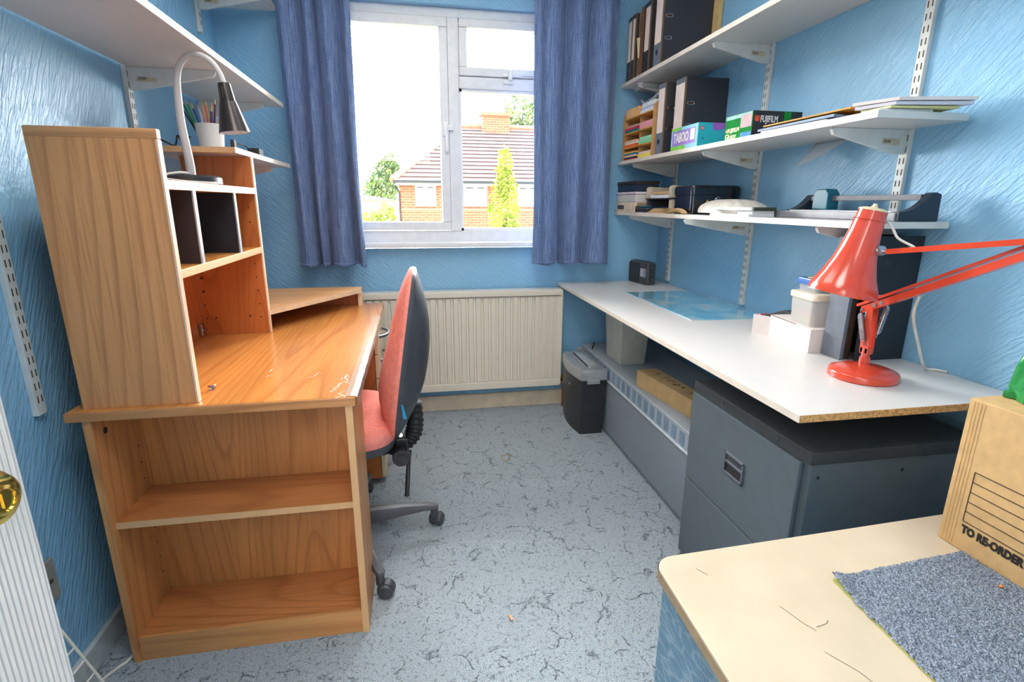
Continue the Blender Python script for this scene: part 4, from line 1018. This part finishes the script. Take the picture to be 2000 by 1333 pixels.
bx = thing('stationery_box', 'navy box with black lid topmost of the stack at the far shelf end', 'box', (1.21, 2.83, ZB+.1065), BG)
MB().box(1.160, 1.285, 2.712, 2.975, ZB+.1065, ZB+.145, .001).build('body', NAVY, bx)
MB().box(1.157, 1.288, 2.708, 2.979, ZB+.145, ZB+.162, .001).build('lid', plain('brown_black_lid', (46, 38, 36), .5), bx)
st = thing('stapler', 'small stapler with teal top lying on the lowest shelf', 'stapler', (1.185, 2.63, ZB))
MB().box(1.165, 1.205, 2.585, 2.69, ZB, ZB+.012, .003).build('base', GREYM, st)
MB().box(1.168, 1.202, 2.59, 2.692, ZB+.013, ZB+.024, .005).build('arm', CHARC, st)
MB().box(1.166, 1.204, 2.60, 2.685, ZB+.0245, ZB+.034, .005).build('cover', TEAL, st)
MB().cyl((1.185, 2.70, ZB+.017), (1.165, 2.715, ZB+.017), .016, n=20).build('tape_roll', DBROWN, None, 'small dark roll of tape beside the stapler on the lowest shelf', 'tape')
# letter trays
lt = thing('letter_tray', 'two tier black letter tray with beige end supports and papers', 'tray', (1.30, 2.53, ZB))
def tray_end(y, z0, wd):
    return MB().prism([(1.212, z0), (1.34, z0), (1.34, z0+.055), (1.22, z0+.058), (1.212, z0+.05)], 'y', y-wd/2, y+wd/2, .003).build('end_support', plain('beige_plastic', (200, 186, 164), .45) if 'beige_plastic' not in bpy.data.materials else bpy.data.materials['beige_plastic'], lt)
for y, wd in ((2.43, .03), (2.69, .024)):
    tray_end(y, ZB+.072, wd); MB().box(1.216, 1.34, y-wd/2, y+wd/2, ZB+.012, ZB+.066, .003).build('end_support', bpy.data.materials['beige_plastic'] if y < 2.5 else CHARC, lt)
for z in (ZB+.006, ZB+.066): MB().box(1.210, 1.41, 2.412, 2.705, z, z+.006, .002).build('tray', BLACK, lt)
MB().box(1.222, 1.40, 2.45, 2.67, ZB+.0125, ZB+.030, .001).build('folders', NAVY, lt)
MB().box(1.218, 1.38, 2.45, 2.66, ZB+.0725, ZB+.090, .001).build('papers', PAPERW, lt)
MB().box(1.214, 1.36, 2.45, 2.62, ZB+.0905, ZB+.104, .001).build('envelopes', ENVEL, lt)
# cash box
cb = thing('cash_box', 'glossy black metal cash box on the lowest shelf', 'box', (1.31, 2.27, ZB))
GB2 = plain('gloss_black_enamel', (22, 28, 38), .16, coat=.5)
def rrect(x0, x1, y0, y1, r):
    return [(cx_+r*math.cos(a0+i*PI/10), cy_+r*math.sin(a0+i*PI/10)) for cx_, cy_, a0 in ((x1-r, y1-r, 0), (x0+r, y1-r, PI/2), (x0+r, y0+r, PI), (x1-r, y0+r, 1.5*PI)) for i in range(6)]
MB().prism(rrect(1.196, 1.425, 2.185, 2.355, .014), 'z', ZB, ZB+.0835, .0015).build('body', GB2, cb)
MB().loft([[(x, y, z) for x, y in rrect(1.193+e, 1.428-e, 2.182+e, 2.358-e, .015)] for z, e in ((ZB+.084, 0), (ZB+.112, 0), (ZB+.120, .003), (ZB+.124, .010))]).build('lid', GB2, cb)
b = MB().cyl((1.31, 2.185, ZB+.06), (1.31, 2.178, ZB+.06), .008, n=16)
b.tube([(1.31+.011*math.cos(t), 2.172, ZB+.062+.011*math.sin(t)) for t in [2*PI*i/16 for i in range(17)]], .0022, 6, False); b.build('key', CHROME, cb)
MB().prism([(1.255, ZB+.045), (1.262, ZB+.062), (1.285, ZB+.05), (1.283, ZB+.042)], 'y', 2.176, 2.178).build('key_tag', ENVEL, cb)
# envelopes, crumpled paper
EG = 'small brown envelopes'
for i in range(5):
    sheet('brown_envelope', ['lowest brown envelope', 'second brown envelope', 'middle brown envelope', 'fourth brown envelope', 'topmost brown envelope'][i]+' of the pile at the front of the lowest shelf', 'envelope', ENVEL, [(1.160+.003*i, 2.56-.01*i), (1.26, 2.58-.006*i), (1.262, 2.385+.004*i), (1.158+.004*(i % 2), 2.375-.004*(i % 3))], ZB+.0003+i*.0045, .0038, 0, EG)
o = MB().grid(lambda u, v: (1.158+u*.030, 2.20+v*.155, ZB+.004+.022*math.sin(PI*v)**.7*(.6+.4*math.sin(7*u+5*v))), 12, 20).build('crumpled_paper', ENVEL, None, 'crumpled brown paper in front of the cash box', 'paper', smooth=30)
o.modifiers.new('t', 'SOLIDIFY').thickness = .002
sheet('green_card', 'lime green card lying under the letter tray front', 'card', plain('lime_card', (170, 206, 70), .6), [(1.262, 2.58), (1.34, 2.58), (1.34, 2.36), (1.264, 2.36)], ZB+.0004, .004)
# padded white bag
def bagf(u, v):
    a = 2*PI*u; c, sn = math.cos(a), math.sin(a); e = .75
    r = v
    x = 1.262+.098*math.copysign(abs(c)**e, c)*min(1, r*1.0); y = 1.985+.165*math.copysign(abs(sn)**e, sn)*r
    return x, y, r
rings = []
for v, z in ((1.0, .016), (.99, .024), (.93, .036), (.80, .046), (.6, .056), (.35, .061), (.1, .063)):
    rings.append([(bagf(i/40, v)[0], bagf(i/40, v)[1], ZB+z+.004*math.sin(i*1.7)*v) for i in range(40)])
MB().loft([[(p[0], p[1], ZB+.0097) for p in rings[0]]]+rings).build('padded_bag', plain('white_polythene', (222, 214, 204), .3, var=.06, vs=40, bump=.4, bs=60, bd=.004), None, 'puffy white plastic padded bag lying in front of the shelf upright', 'bag', smooth=70)
sheet('paper_stack', 'loose white papers at the shelf front under the dark booklet', 'paper', PAPERW, [(1.154, 1.96), (1.166, 1.96), (1.256, 1.815), (1.256, 1.71), (1.156, 1.71)], ZB+.0003, .009, 0)
bk_ = thing('booklet', 'thin dark green booklet with pale spine lying on the loose papers', 'booklet', (1.25, 1.80, ZB+.0145))
MB().box(1.166, 1.256, 1.70, 1.81, ZB+.0215, ZB+.0335, .001).build('cover', plain('dark_green_card', (52, 60, 50), .5), bk_)
MB().box(1.1645, 1.1665, 1.70, 1.81, ZB+.0215, ZB+.0335).build('page_edges', plain('pale_page_edge', (190, 196, 190), .5), bk_)
MB().box(1.1575, 1.1635, 1.70, 1.94, ZB+.0225, ZB+.0335, .001).build('spine_edge', plain('mint_spine', (196, 214, 204), .5), bk_)
MB().box(1.17, 1.256, 1.71, 1.80, ZB+.0095, ZB+.0212, .001).build('magazine', PAPERW, None, 'white magazine under the dark green booklet on the lowest shelf', 'magazine')
# paper trimmer
pt = thing('paper_trimmer', 'long rotary paper trimmer with teal cutter on the near end of the lowest shelf', 'trimmer', (1.325, 1.52, ZB))
MB().box(1.262, 1.388, 1.228, 1.812, ZB, ZB+.024, .004).build('base', plain('trimmer_grey', (116, 118, 124), .4), pt)
BBP = plain('blue_black_plastic', (34, 44, 58), .4)
def endblock(ya, yb):
    pts = [(1.266, ZB+.0005)]+[(1.266+t*.094, ZB+.026+.050*(t**2.4)) for t in [i/10 for i in range(11)]]+[(1.375, ZB+.077), (1.390, ZB+.072), (1.392, ZB+.0005)]
    return MB().prism(pts, 'y', ya, yb, .003).build('end_block', BBP, pt)
endblock(1.220, 1.244); endblock(1.655, 1.69)
MB().box(1.350, 1.366, 1.244, 1.655, ZB+.056, ZB+.072, .002).build('rail', plain('rail_grey', (84, 86, 94), .5), pt)
MB().prism([(1.560, ZB+.028), (1.628, ZB+.028), (1.628, ZB+.078), (1.616, ZB+.094), (1.574, ZB+.094), (1.560, ZB+.078)], 'x', 1.334, 1.378, .004).build('cutter', TEAL, pt)
MB().box(1.268, 1.345, 1.25, 1.65, ZB+.0242, ZB+.0262).build('paper_strip', PAPERW, pt)

# ---------------------------------------------------------------- under the worktop
sk = thing('socket_plate', 'double wall socket low on the window wall behind the shredder', 'socket', (1.035, 2.995, .32))
MB().box(.962, 1.108, 2.988, 3.0, .275, .361, .003).build('plate', plain('grey_socket', (196, 190, 180), .4), sk)
b = MB()
for x in (1.0, 1.07): b.box(x-.004, x+.004, 2.987, 2.989, .325, .34).box(x-.013, x-.006, 2.987, 2.989, .305, .31).box(x+.006, x+.013, 2.987, 2.989, .305, .31)
b.build('pin_slots', SLOT, sk)
sr = thing('paper_shredder', 'black and silver paper shredder standing by the radiator', 'shredder', (.915, 2.69, 0))
def outline(s, dx=0):
    pts = []
    for (x, y) in ((.988, 2.505), (.988, 2.88), (.865, 2.885)): pts.append((x, y))
    for i in range(9):
        t = i/8; pts.append((.850-.024*math.sin(PI*t), 2.875-.37*t))
    pts.append((.862, 2.504))
    cx_, cy_ = .915, 2.69
    return [(cx_-.016+(x-cx_)*s, cy_+(y-cy_)*s) for x, y in pts]
MB().loft([[(x, y, .0) for x, y in outline(.90)], [(x, y, .31) for x, y in outline(.985)]]).build('bin', plain('shredder_black', (44, 46, 52), .4, var=.05), sr, smooth=30)
hd = MB().loft([[(x, y, .311) for x, y in outline(.99)], [(x, y, .318) for x, y in outline(1.02)], [(x, y, .358) for x, y in outline(1.02)], [(x, y, .370) for x, y in outline(.97)], [(x, y, .374) for x, y in outline(.8)]]).build('head', SILVER, sr, smooth=30)
MB().box(.880, .887, 2.55, 2.83, .3735, .3752).build('paper_slot', BLACKM, hd)
MB().prism([(.890, 2.56), (.890, 2.83), (.929, 2.80), (.936, 2.69), (.939, 2.58)], 'z', .373, .380, .003).build('slot_guard', plain('pale_silver', (206, 208, 212), .3, .3), hd)
MB().ball((.889, 2.545, .376), (.012, .014, .008)).build('switch', SILVER, hd)
MB().box(.862, .932, 2.494, 2.503, .296, .318, .002).build('release_tab', SILVER, hd)
MB().lathe([(0, 0), (.013, 0), (.013, .0015), (0, .0015)], (.8155, 2.665, .255), (-1, 0, 0.05), 20).build('round_sticker', plain('badge_silver', (200, 206, 212), .3), sr)
b = MB()
for i in range(4): b.cyl((.858, 2.62+i*.028, .3738), (.858, 2.62+i*.028, .3748), .003, n=8)
b.build('indicator_marks', CHARC, hd)
MB().tube(smoothc([(.985, 2.80, .365), (1.0, 2.84, .385), (1.03, 2.90, .397), (1.05, 2.95, .397), (1.05, 2.982, .34)]), .0035, 8).build('power_lead', BLACKM, sr)
# long plastic storage box
ub = thing('underbed_box', 'long translucent plastic storage box on the floor beside the filing cabinet', 'box', (1.2, 2.03, 0))
rings = []
for z, s in ((.0, .955), (.01, .965), (.30, 1.0)):
    rings.append([(1.21+(x-1.21)*s, 2.26+(y-2.26)*(s if y > 2.5 else 1), z) for x, y in ((.982, 1.53), (1.42, 1.53), (1.42, 2.97), (.982, 2.97))])
MB().loft(rings, True).build('body', FROSTB, ub)
MB().box(.985, 1.41, 1.55, 2.96, .012, .02).build('inner_floor', plain('grey_inner', (120, 130, 140), .6), ub)
MB().box(.976, 1.426, 1.527, 2.978, .300, .306, .002).build('rim', plain('rim_white', (220, 226, 232), .3), ub)
ld = MB().box(.984, 1.42, 1.532, 2.972, .306, .388, .003).build('lid', FROST, ub)
LSQ = plain('lid_square', (132, 154, 178), .3)
for i in range(21):
    y = 1.55+i*.066
    MB().box(.9815, .9845, y+.012, y+.048, .316, .372, .001).build('lid_square', LSQ, ld)
b = MB(); b.box(.982, .984, 1.532, 2.972, .384, .3885); b.build('lid_edge', bpy.data.materials['rim_white'], ld)
IG = 'things inside the long storage box'
for i, (y, c, l, h) in enumerate(((2.38, (150, 126, 96), 'tan bundle seen dimly inside the long storage box', .22), (2.20, (70, 76, 100), 'dark bundle seen dimly inside the long storage box', .25), (1.85, (140, 150, 160), 'pale grey bundle seen dimly inside the long storage box', .2))):
    MB().box(1.005, 1.36, y-.075, y+.075, .0205, h, .03, seg=3).build('stored_bundle', plain('bundle%d' % i, c, .8, var=.2, vs=12), None, l, 'bundle', IG)
# waste bin / pale tapered tub
wb2 = thing('waste_bin', 'pale grey square tapered bin standing on the storage box', 'bin', (1.115, 2.62, .3885))
rings = []
for z, s in ((.3887, .88), (.3927, .90), (.735, 1.12), (.735, 1.09), (.398, .87)):
    rings.append([(1.115+sx*(.073*s)-.0+.0, 2.62+sy*.12*s, z) for sx, sy in ((-1, -1), (-.9, -1), (.9, -1), (1, -1), (1, 1), (-1, 1))])
MB().loft(rings).build('body', BIN, wb2)
# long carton
lc = thing('long_carton', 'long brown cardboard carton with pen scribbles lying on the storage box', 'carton', (1.09, 1.98, .3885))
cpts = [(1.003, 2.20), (1.062, 1.735), (1.145, 1.745), (1.10, 2.205)]
MB().prism(cpts, 'z', .3887, .466, .0012).build('body', CARD2, lc)
b = MB(); rnd = random.Random(5)
for k in range(7):
    y = 2.12-k*.05; x = 1.065+ (2.2-y)*.11
    pts = [(x+rnd.uniform(-.02, .02), y+rnd.uniform(-.012, .012), .4665) for _ in range(4)]
    b.tube(smoothc(pts, 4), .0011, 4)
b.build('pen_scribble', INK, lc)
b = MB().box(1.0545, 1.0553, 1.785, 1.7862, .3890, .4655, M=None); b.build('flap_seam', plain('card_seam', (170, 130, 86), .8), lc)
# filing cabinet
fc = thing('filing_cabinet', 'dark slate metal two drawer filing cabinet under the near end of the worktop', 'cabinet', (1.125, 1.23, 0))
MB().box(.894, 1.362, .967, 1.492, .022, .628, .002).build('carcass', CAB, fc)
MB().box(.886, 1.366, .963, 1.495, .630, .661, .0025).build('top', CABTOP, fc)
MB().box(.905, 1.35, .98, 1.48, .0, .022).build('plinth', BLACKM, fc)
def drawer_front(z0, z1):
    d = MB().box(.881, .893, .990, 1.490, z0, z1, .003).build('drawer', CAB, fc)
    return d
d1 = drawer_front(.319, .624); d2 = drawer_front(.026, .315)
for d, z0 in ((d1, .449), (d2, .085)):
    b = MB(); ya, yb, za, zb_ = 1.187, 1.280, z0, z0+.066
    for (p, q, r, s_) in ((ya, yb, za, za+.006), (ya, yb, zb_-.006, zb_), (ya, ya+.006, za, zb_), (yb-.006, yb, za, zb_)): b.box(.8765, .8825, p, q, r, s_, .001)
    b.box(.8775, .8825, ya, yb, za+.034, za+.041, .001)
    h = b.build('handle', plain('handle_grey', (110, 112, 122), .3, .3) if 'handle_grey' not in bpy.data.materials else bpy.data.materials['handle_grey'], d)
    MB().box(.8802, .8808, ya+.006, yb-.006, za+.006, za+.034).build('handle_recess', BLACKM, h)
    MB().box(.8800, .8806, ya+.006, yb-.006, za+.041, zb_-.006).build('card_holder', CABTOP, h)
b = MB()
for (y, z) in ((1.33, .645), (1.08, .645)): b.cyl((.8865, y, z), (.8850, y, z), .006, n=14)
for x in (.915, 1.15): b.cyl((x, .9675, .595), (x, .9655, .595), .004, n=10)
b.build('rivets', GREYM, fc)

# ---------------------------------------------------------------- boxed-in stair bulkhead with cream top in the foreground
bu = thing('stair_bulkhead', 'boxed-in stair bulkhead with cream laminate top and embossed blue paper side', 'bulkhead', (.92, .25, 0))
pts = [(1.438, .785)]
xl, yt, r = .397, .757, .040
pts = [(1.438, .800), (xl+r, yt)]+[(xl+r-r*math.sin(t), yt-r+r*math.cos(t)) for t in [PI/2*i/8 for i in range(1, 9)]]+[(.372, -.195), (1.438, -.195)]
MB().prism(pts, 'z', .578, .600, .003).build('top', CREAM, bu)
b = MB()
def scratch(pp, r=.0007):
    b = MB()
    for p, q in zip(pp, pp[1:]):
        d = (Vector(q)-Vector(p)).normalized(); nn = Vector((-d.y, d.x, 0))*r
        p3 = Vector((p[0], p[1], .6003)); q3 = Vector((q[0], q[1], .6003)); b.poly([p3-nn*.3, q3-nn, q3+nn*.2, p3+nn])
    b.build('scratch', SCR, bu)
SCR = plain('scratch_brown', (96, 80, 66), .8)
scratch([(.548, .610), (.562, .570), (.570, .556)]); scratch([(.575, .562), (.596, .566), (.602, .571)]); scratch([(.553, .520), (.575, .484), (.583, .455), (.60, .42), (.606, .398)]); scratch([(.462, .715), (.474, .697)])
pe = pts[2:11]
n2 = [(pts[1][0], pts[1][1])]+pe
MB().loft([[(x-.0012 if x < .43 else x, y+(.0012 if y > yt-.02 else 0), z) for x, y in n2] for z in (.5785, .5955)], False, closed=False).build('edge_band', plain('tan_edge_band', (160, 138, 108), .5), bu, smooth=60)
MB().box(.412, 1.42, -.19, .735, 0, .578, .002).build('papered_side', PANEL, bu)
# carpet offcut with frayed edge
rnd = random.Random(2)
Q = [Vector((.674, .648)), Vector((.964, .668)), Vector((.968, .36)), Vector((.640, .20))]
hgt = [[rnd.random() for _ in range(161)] for _ in range(161)]
def off(u, v):
    p = (Q[0]*(1-u)+Q[1]*u)*(1-v)+(Q[3]*(1-u)+Q[2]*u)*v
    i, j = int(u*160), int(v*160)
    e = min(u, 1-u, v, 1-v)
    j_ = .0022 if e > 0 else .004
    h = hgt[i][j]
    lift = .010*math.exp(-((u)/.08)**2-((v)/.08)**2)
    z = .606+.0045*h+lift
    if e == 0: z -= .003
    return (p.x+(h-.5)*j_, p.y+(hgt[j][i]-.5)*j_, z)
oc_ = thing('carpet_offcut', 'frayed square of blue carpet lying on the cream laminate top', 'carpet', (.81, .47, .600))
MB().grid(off, 160, 160).build('pile', OFFCUT, oc_, smooth=180)
MB().prism([(p.x, p.y) for p in (Q[0]+Vector((.002, -.002)), Q[1]+Vector((-.002, -.002)), Q[2]+Vector((-.002, .002)), Q[3]+Vector((.002, .003)))], 'z', .6005, .6045).build('backing', plain('yellow_green_backing', (176, 180, 110), .9), oc_)
MB().ball((.93, .575, .6115), (.004, .0028, .0022)).build('crumb', plain('orange_crumb', (220, 140, 60), .8), None, 'orange crumb lying on the blue carpet offcut', 'crumb')
# archive carton
ac = thing('archive_carton', 'brown archive carton with ruled label panel standing on the cream top', 'carton', (1.13, .53, .600))
MB().box(.972, 1.30, .335, .722, .6005, .887, .003).build('body', CARD, ac)
b = MB()
xf = .9713
for i in range(6):
    z = .757-i*.0196; b.box(xf, xf+.0007, .40, .684, z-.0006, z+.0006)
b.box(xf, xf+.0007, .6835, .6847, .6590, .7576); b.build('ruled_panel', INK, ac)
text_mb('TO RE-ORDER', .0205, facing_negx(.9716, .683, .6375) @ Matrix.Diagonal((.78, 1, 1, 1)), .0004, .0012).build('lettering', INK, ac)
b = MB()
for i in range(4): b.box(.9714, .9722, .694+i*.006, .6955+i*.006, .606, .882)
b.build('corrugation_marks', plain('card_ridge', (203, 165, 113), .8), ac)
MB().box(.974, 1.298, .52, .53, .8868, .8874).build('flap_seam', bpy.data.materials['card_seam'], ac)
# green bag
gbag = thing('green_bag', 'crumpled green plastic bag sitting on top of the archive carton', 'bag', (1.15, .58, .8875))
rings = []
rnd = random.Random(8)
for k, (s, z, dx) in enumerate(((.94, .0006, 0), (1.0, .02, .0), (.98, .06, .002), (.93, .10, .006), (.84, .145, .012), (.66, .18, .02), (.40, .205, .03), (.08, .212, .03))):
    rr = []
    for i in range(36):
        t = 2*PI*i/36; c, sn = math.cos(t), math.sin(t); wob = 1+.05*math.sin(5*t+k*.7)+.03*math.sin(11*t-k)
        rr.append((1.128+dx+.105*s*wob*math.copysign(abs(c)**.8, c), .655-.01*k/7+.085*s*wob*math.copysign(abs(sn)**.8, sn), .8876+z))
    rings.append(rr)
MB().loft(rings).build('bag_body', GREEN, gbag, smooth=25)
MB().prism([(1.040, .690), (1.026, .712), (1.06, .720), (1.08, .70)], 'z', .8876, .902, .003).build('folded_corner', GREEN, gbag)

# ---------------------------------------------------------------- small things on the floor
MB().tube([(.392+.022*math.cos(t)+.006*math.cos(2*t), 2.322+.030*math.sin(t)+.010*math.sin(2*t+1), .0035) for t in [2*PI*i/32 for i in range(33)]], .0016, 6, False).build('rubber_band', plain('tan_rubber', (186, 160, 110), .6), None, 'tan rubber band lying on the carpet', 'rubber band')
MB().box(-.004, .004, -.011, .011, 0, .004, .001, Matrix.Translation((.238, 1.296, .003)) @ Matrix.Rotation(.25, 4, 'Z')).build('wood_chip', plain('pale_wood_chip', (228, 170, 130), .8), None, 'small pale wood chip lying on the carpet', 'chip')
MB().tube(smoothc([(-.79, 1.52, .004), (-.815, 1.345, .005), (-.835, 1.305, .005), (-.858, 1.262, .005), (-.87, 1.18, .005), (-.86, 1.05, .005)]), .0045, 8).build('white_cable', CABLEW, None, 'white cable on the carpet beside the desk bookcase foot', 'cable')
sk2 = thing('socket_plate', 'grey socket plate low on the left wall beside the door edge', 'socket', (-.895, 1.22, .29))
MB().box(XL, XL+.010, 1.145, 1.262, .285, .392, .003).build('plate', plain('socket_grey', (150, 150, 142), .4), sk2)
MB().box(XL+.0098, XL+.0112, 1.235, 1.245, .335, .345).build('pin_slots', SLOT, sk2)
wr = thing('wire_rack', 'white wire rack leaning at the skirting behind the door', 'rack', (-.79, 1.12, 0))
a0, a1 = Vector((-.848, 1.12, .40)), Vector((-.722, 1.14, .004))
d = Vector((-.02, -.22, 0))
b = MB()
b.tube([a0, a1], .0032, 8).tube([a0+d, a1+d], .0032, 8)
for i in range(11):
    t = i/10; b.tube([a0.lerp(a1, t), a0.lerp(a1, t)+d], .0022, 6)
for i in range(1, 4): b.tube([a0+d*i/4, a1+d*i/4], .0022, 6)
b.build('wire_mesh', plain('white_wire', (226, 220, 206), .4), wr)

# ---------------------------------------------------------------- outside the window
struct('ground_outside', MB().box(-60, 60, 3.6, 90, -2.9, -2.7), GRASS)
ho = thing('house', 'red brick house with hipped tiled roof and chimney seen through the window', 'house', (5, 26, -2.7))
MB().box(-.536, 11, 22, 30, -2.7, 2.02).build('walls', BRICK, ho)
ex0, ex1, ey0, ey1, ez, rz_ = -.80, 11.3, 21.62, 30.4, 2.03, 4.62
rx0, rx1, ry = 2.28, 8.3, 26.0
n_ = 15
b = MB()
for i in range(n_):
    t0, t1 = i/n_, (i+1)/n_
    def row(t, lift): 
        xa = ex0+(rx0-ex0)*t; xb = ex1+(rx1-ex1)*t; return [(xa, ey0+(ry-ey0)*t, ez+(rz_-ez)*t+lift), (xb, ey0+(ry-ey0)*t, ez+(rz_-ez)*t+lift)]
    a = row(t0, .055); c = row(t1, .0); z_ = row(t0, -.01)
    b.poly([a[0], a[1], c[1], c[0]]); b.poly([z_[0], z_[1], a[1], a[0]])
    # left hip courses
    def rowl(t, lift):
        return [(ex0+(rx0-ex0)*t, ey1+(ry-ey1)*t, ez+(rz_-ez)*t+lift), (ex0+(rx0-ex0)*t, ey0+(ry-ey0)*t, ez+(rz_-ez)*t+lift)]
    a = rowl(t0, .055); c = rowl(t1, 0)
    b.poly([a[0], a[1], c[1], c[0]])
b.poly([(ex0, ey1, ez), (ex1, ey1, ez), (rx1, ry, rz_), (rx0, ry, rz_)]); b.poly([(ex1, ey0, ez), (ex1, ey1, ez), (rx1, ry, rz_)])
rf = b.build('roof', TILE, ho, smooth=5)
b = MB(); b.tube([(ex0, ey0, ez+.06), (rx0, ry, rz_+.05)], .13, 8).tube([(rx0-.1, ry, rz_+.05), (rx1, ry, rz_+.05)], .13, 8); b.build('ridge_tiles', TILED, rf)
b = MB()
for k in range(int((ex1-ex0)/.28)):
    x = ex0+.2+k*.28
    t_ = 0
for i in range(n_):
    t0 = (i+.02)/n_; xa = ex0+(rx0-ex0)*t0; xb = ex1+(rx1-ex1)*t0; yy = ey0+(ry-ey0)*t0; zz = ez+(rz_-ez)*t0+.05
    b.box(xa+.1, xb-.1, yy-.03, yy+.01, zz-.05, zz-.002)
b.build('painted_tile_shadows', plain('tile_shade_paint', (70, 58, 62), .9), rf)  # dark strips paint in the shade under each tile course
MB().box(3.24, 4.50, 25.6, 26.4, 4.2, 5.12).build('chimney', BRICK, ho)
MB().box(3.14, 4.60, 25.5, 26.5, 5.12, 5.26).build('chimney_cap', TILED, ho)
MB().box(-.78, 11.3, 21.55, 21.66, 1.98, 2.08).build('gutter', GUT, ho)
MB().box(-.74, 11.2, 21.64, 22.0, 1.90, 2.0).build('soffit', RENDERW, ho)
MB().tube([(-.72, 21.62, 2.0), (-.70, 21.8, 1.86), (-.56, 21.94, 1.62), (-.56, 21.94, -2.7)], .045, 8).build('downpipe', GUT, ho)
for (xa, xb) in ((.058, .878), (1.99, 2.95), (4.2, 5.1)):
    f = MB().box(xa, xb, 21.93, 22.02, 1.09, 1.95).build('window', RENDERW, ho)
    MB().box(xa+.06, (xa+xb)/2-.03, 21.92, 21.935, 1.15, 1.88).box((xa+xb)/2+.03, xb-.06, 21.92, 21.935, 1.15, 1.88).build('pane', plain('house_pane', (176, 182, 186), .1) if 'house_pane' not in bpy.data.materials else bpy.data.materials['house_pane'], f)
    b = MB().box(xa+.1, (xa+xb)/2-.08, 21.912, 21.922, 1.80, 1.84).box((xa+xb)/2+.08, xb-.1, 21.912, 21.922, 1.80, 1.84).build('vent', GUT, f)
MB().box(-.54, 6, 21.97, 22.0, .93, 1.0).build('brick_course', plain('pale_brick_course', (176, 130, 100), .9), ho)
hb = thing('far_house', 'pale rendered building far beyond the garden left of the brick house', 'house', (-3.5, 30, -2.7))
MB().box(-8, -.95, 30, 32.5, -2.7, 1.35).build('walls', RENDERW, hb)
MB().prism([(-8.3, 1.35), (-.7, 1.35), (-2.5, 1.62), (-6.5, 1.62)], 'y', 29.7, 32.8).build('roof', plain('far_roof', (120, 116, 130), .8), hb)
def tree(name, label, crown, base, m, n, size, seed, cat='tree', gr=None):
    t = thing(name, label, cat, base, gr); rnd = random.Random(seed); b = MB()
    for (c, r, wgt) in crown:
        for _ in range(int(n*wgt)):
            while True:
                p = Vector((rnd.uniform(-1, 1), rnd.uniform(-1, 1), rnd.uniform(-1, 1)))
                if .35 < p.length < 1: break
            q = Vector((c[0]+p.x*r[0], c[1]+p.y*r[1], c[2]+p.z*r[2]))
            a = Vector((rnd.gauss(0, 1), rnd.gauss(0, 1), rnd.gauss(0, 1))).normalized(); e = a.orthogonal().normalized(); f = a.cross(e)
            s = size*rnd.uniform(.6, 1.3)
            b.poly([q-e*s, q+f*s*.5, q+e*s, q-f*s*.5])
    b.build('foliage', m, t, smooth=180, keep=True)
    MB().cyl(base, (crown[0][0][0], crown[0][0][1], crown[0][0][2]), .16, .05, 8).build('trunk', BARK, t)
    return t
tree('broadleaf_tree', 'green broadleaf tree beyond the far building at the left of the view', [((-1.72, 35.5, 2.45), (1.1, 1.0, 1.45), 1.3), ((-1.45, 35.5, 3.3), (.75, .7, 1.0), .6), ((-2.5, 35.5, 1.9), (.65, .63, .85), .5)], (-1.57, 35.5, -2.7), LEAF1, 900, .15, 3)
tree('broadleaf_tree', 'tall pale green tree rising behind the brick house chimney', [((7.4, 37, 7.0), (1.4, 1.4, 1.6), 1), ((6.6, 37, 6.2), (.9, .9, 1.1), .5), ((8.4, 37, 6.3), (1.3, 1.3, 1.5), .7)], (7.4, 37, -2.7), LEAF2, 900, .17, 5)
tree('columnar_tree', 'yellow green columnar tree in front of the brick house wall', [((2.22, 13.2, 1.0), (.42, .42, 1.1), 1), ((2.2, 13.2, 1.9), (.22, .22, .7), .35), ((2.35, 13.2, -.2), (.55, .5, 1.0), .6)], (2.25, 13.2, -2.7), LEAF3, 1500, .055, 7)
tree('garden_shrub', 'low yellow green shrub at the left below the far building', [((-1.35, 17, .45), (.55, .5, .55), 1), ((-.85, 17, .75), (.3, .3, .5), .5)], (-1.2, 17, -2.7), LEAF3, 800, .06, 9, 'shrub')
for o in [o for o in bpy.data.objects if o.type == 'MESH' and o.name.startswith('lettering')]: pass
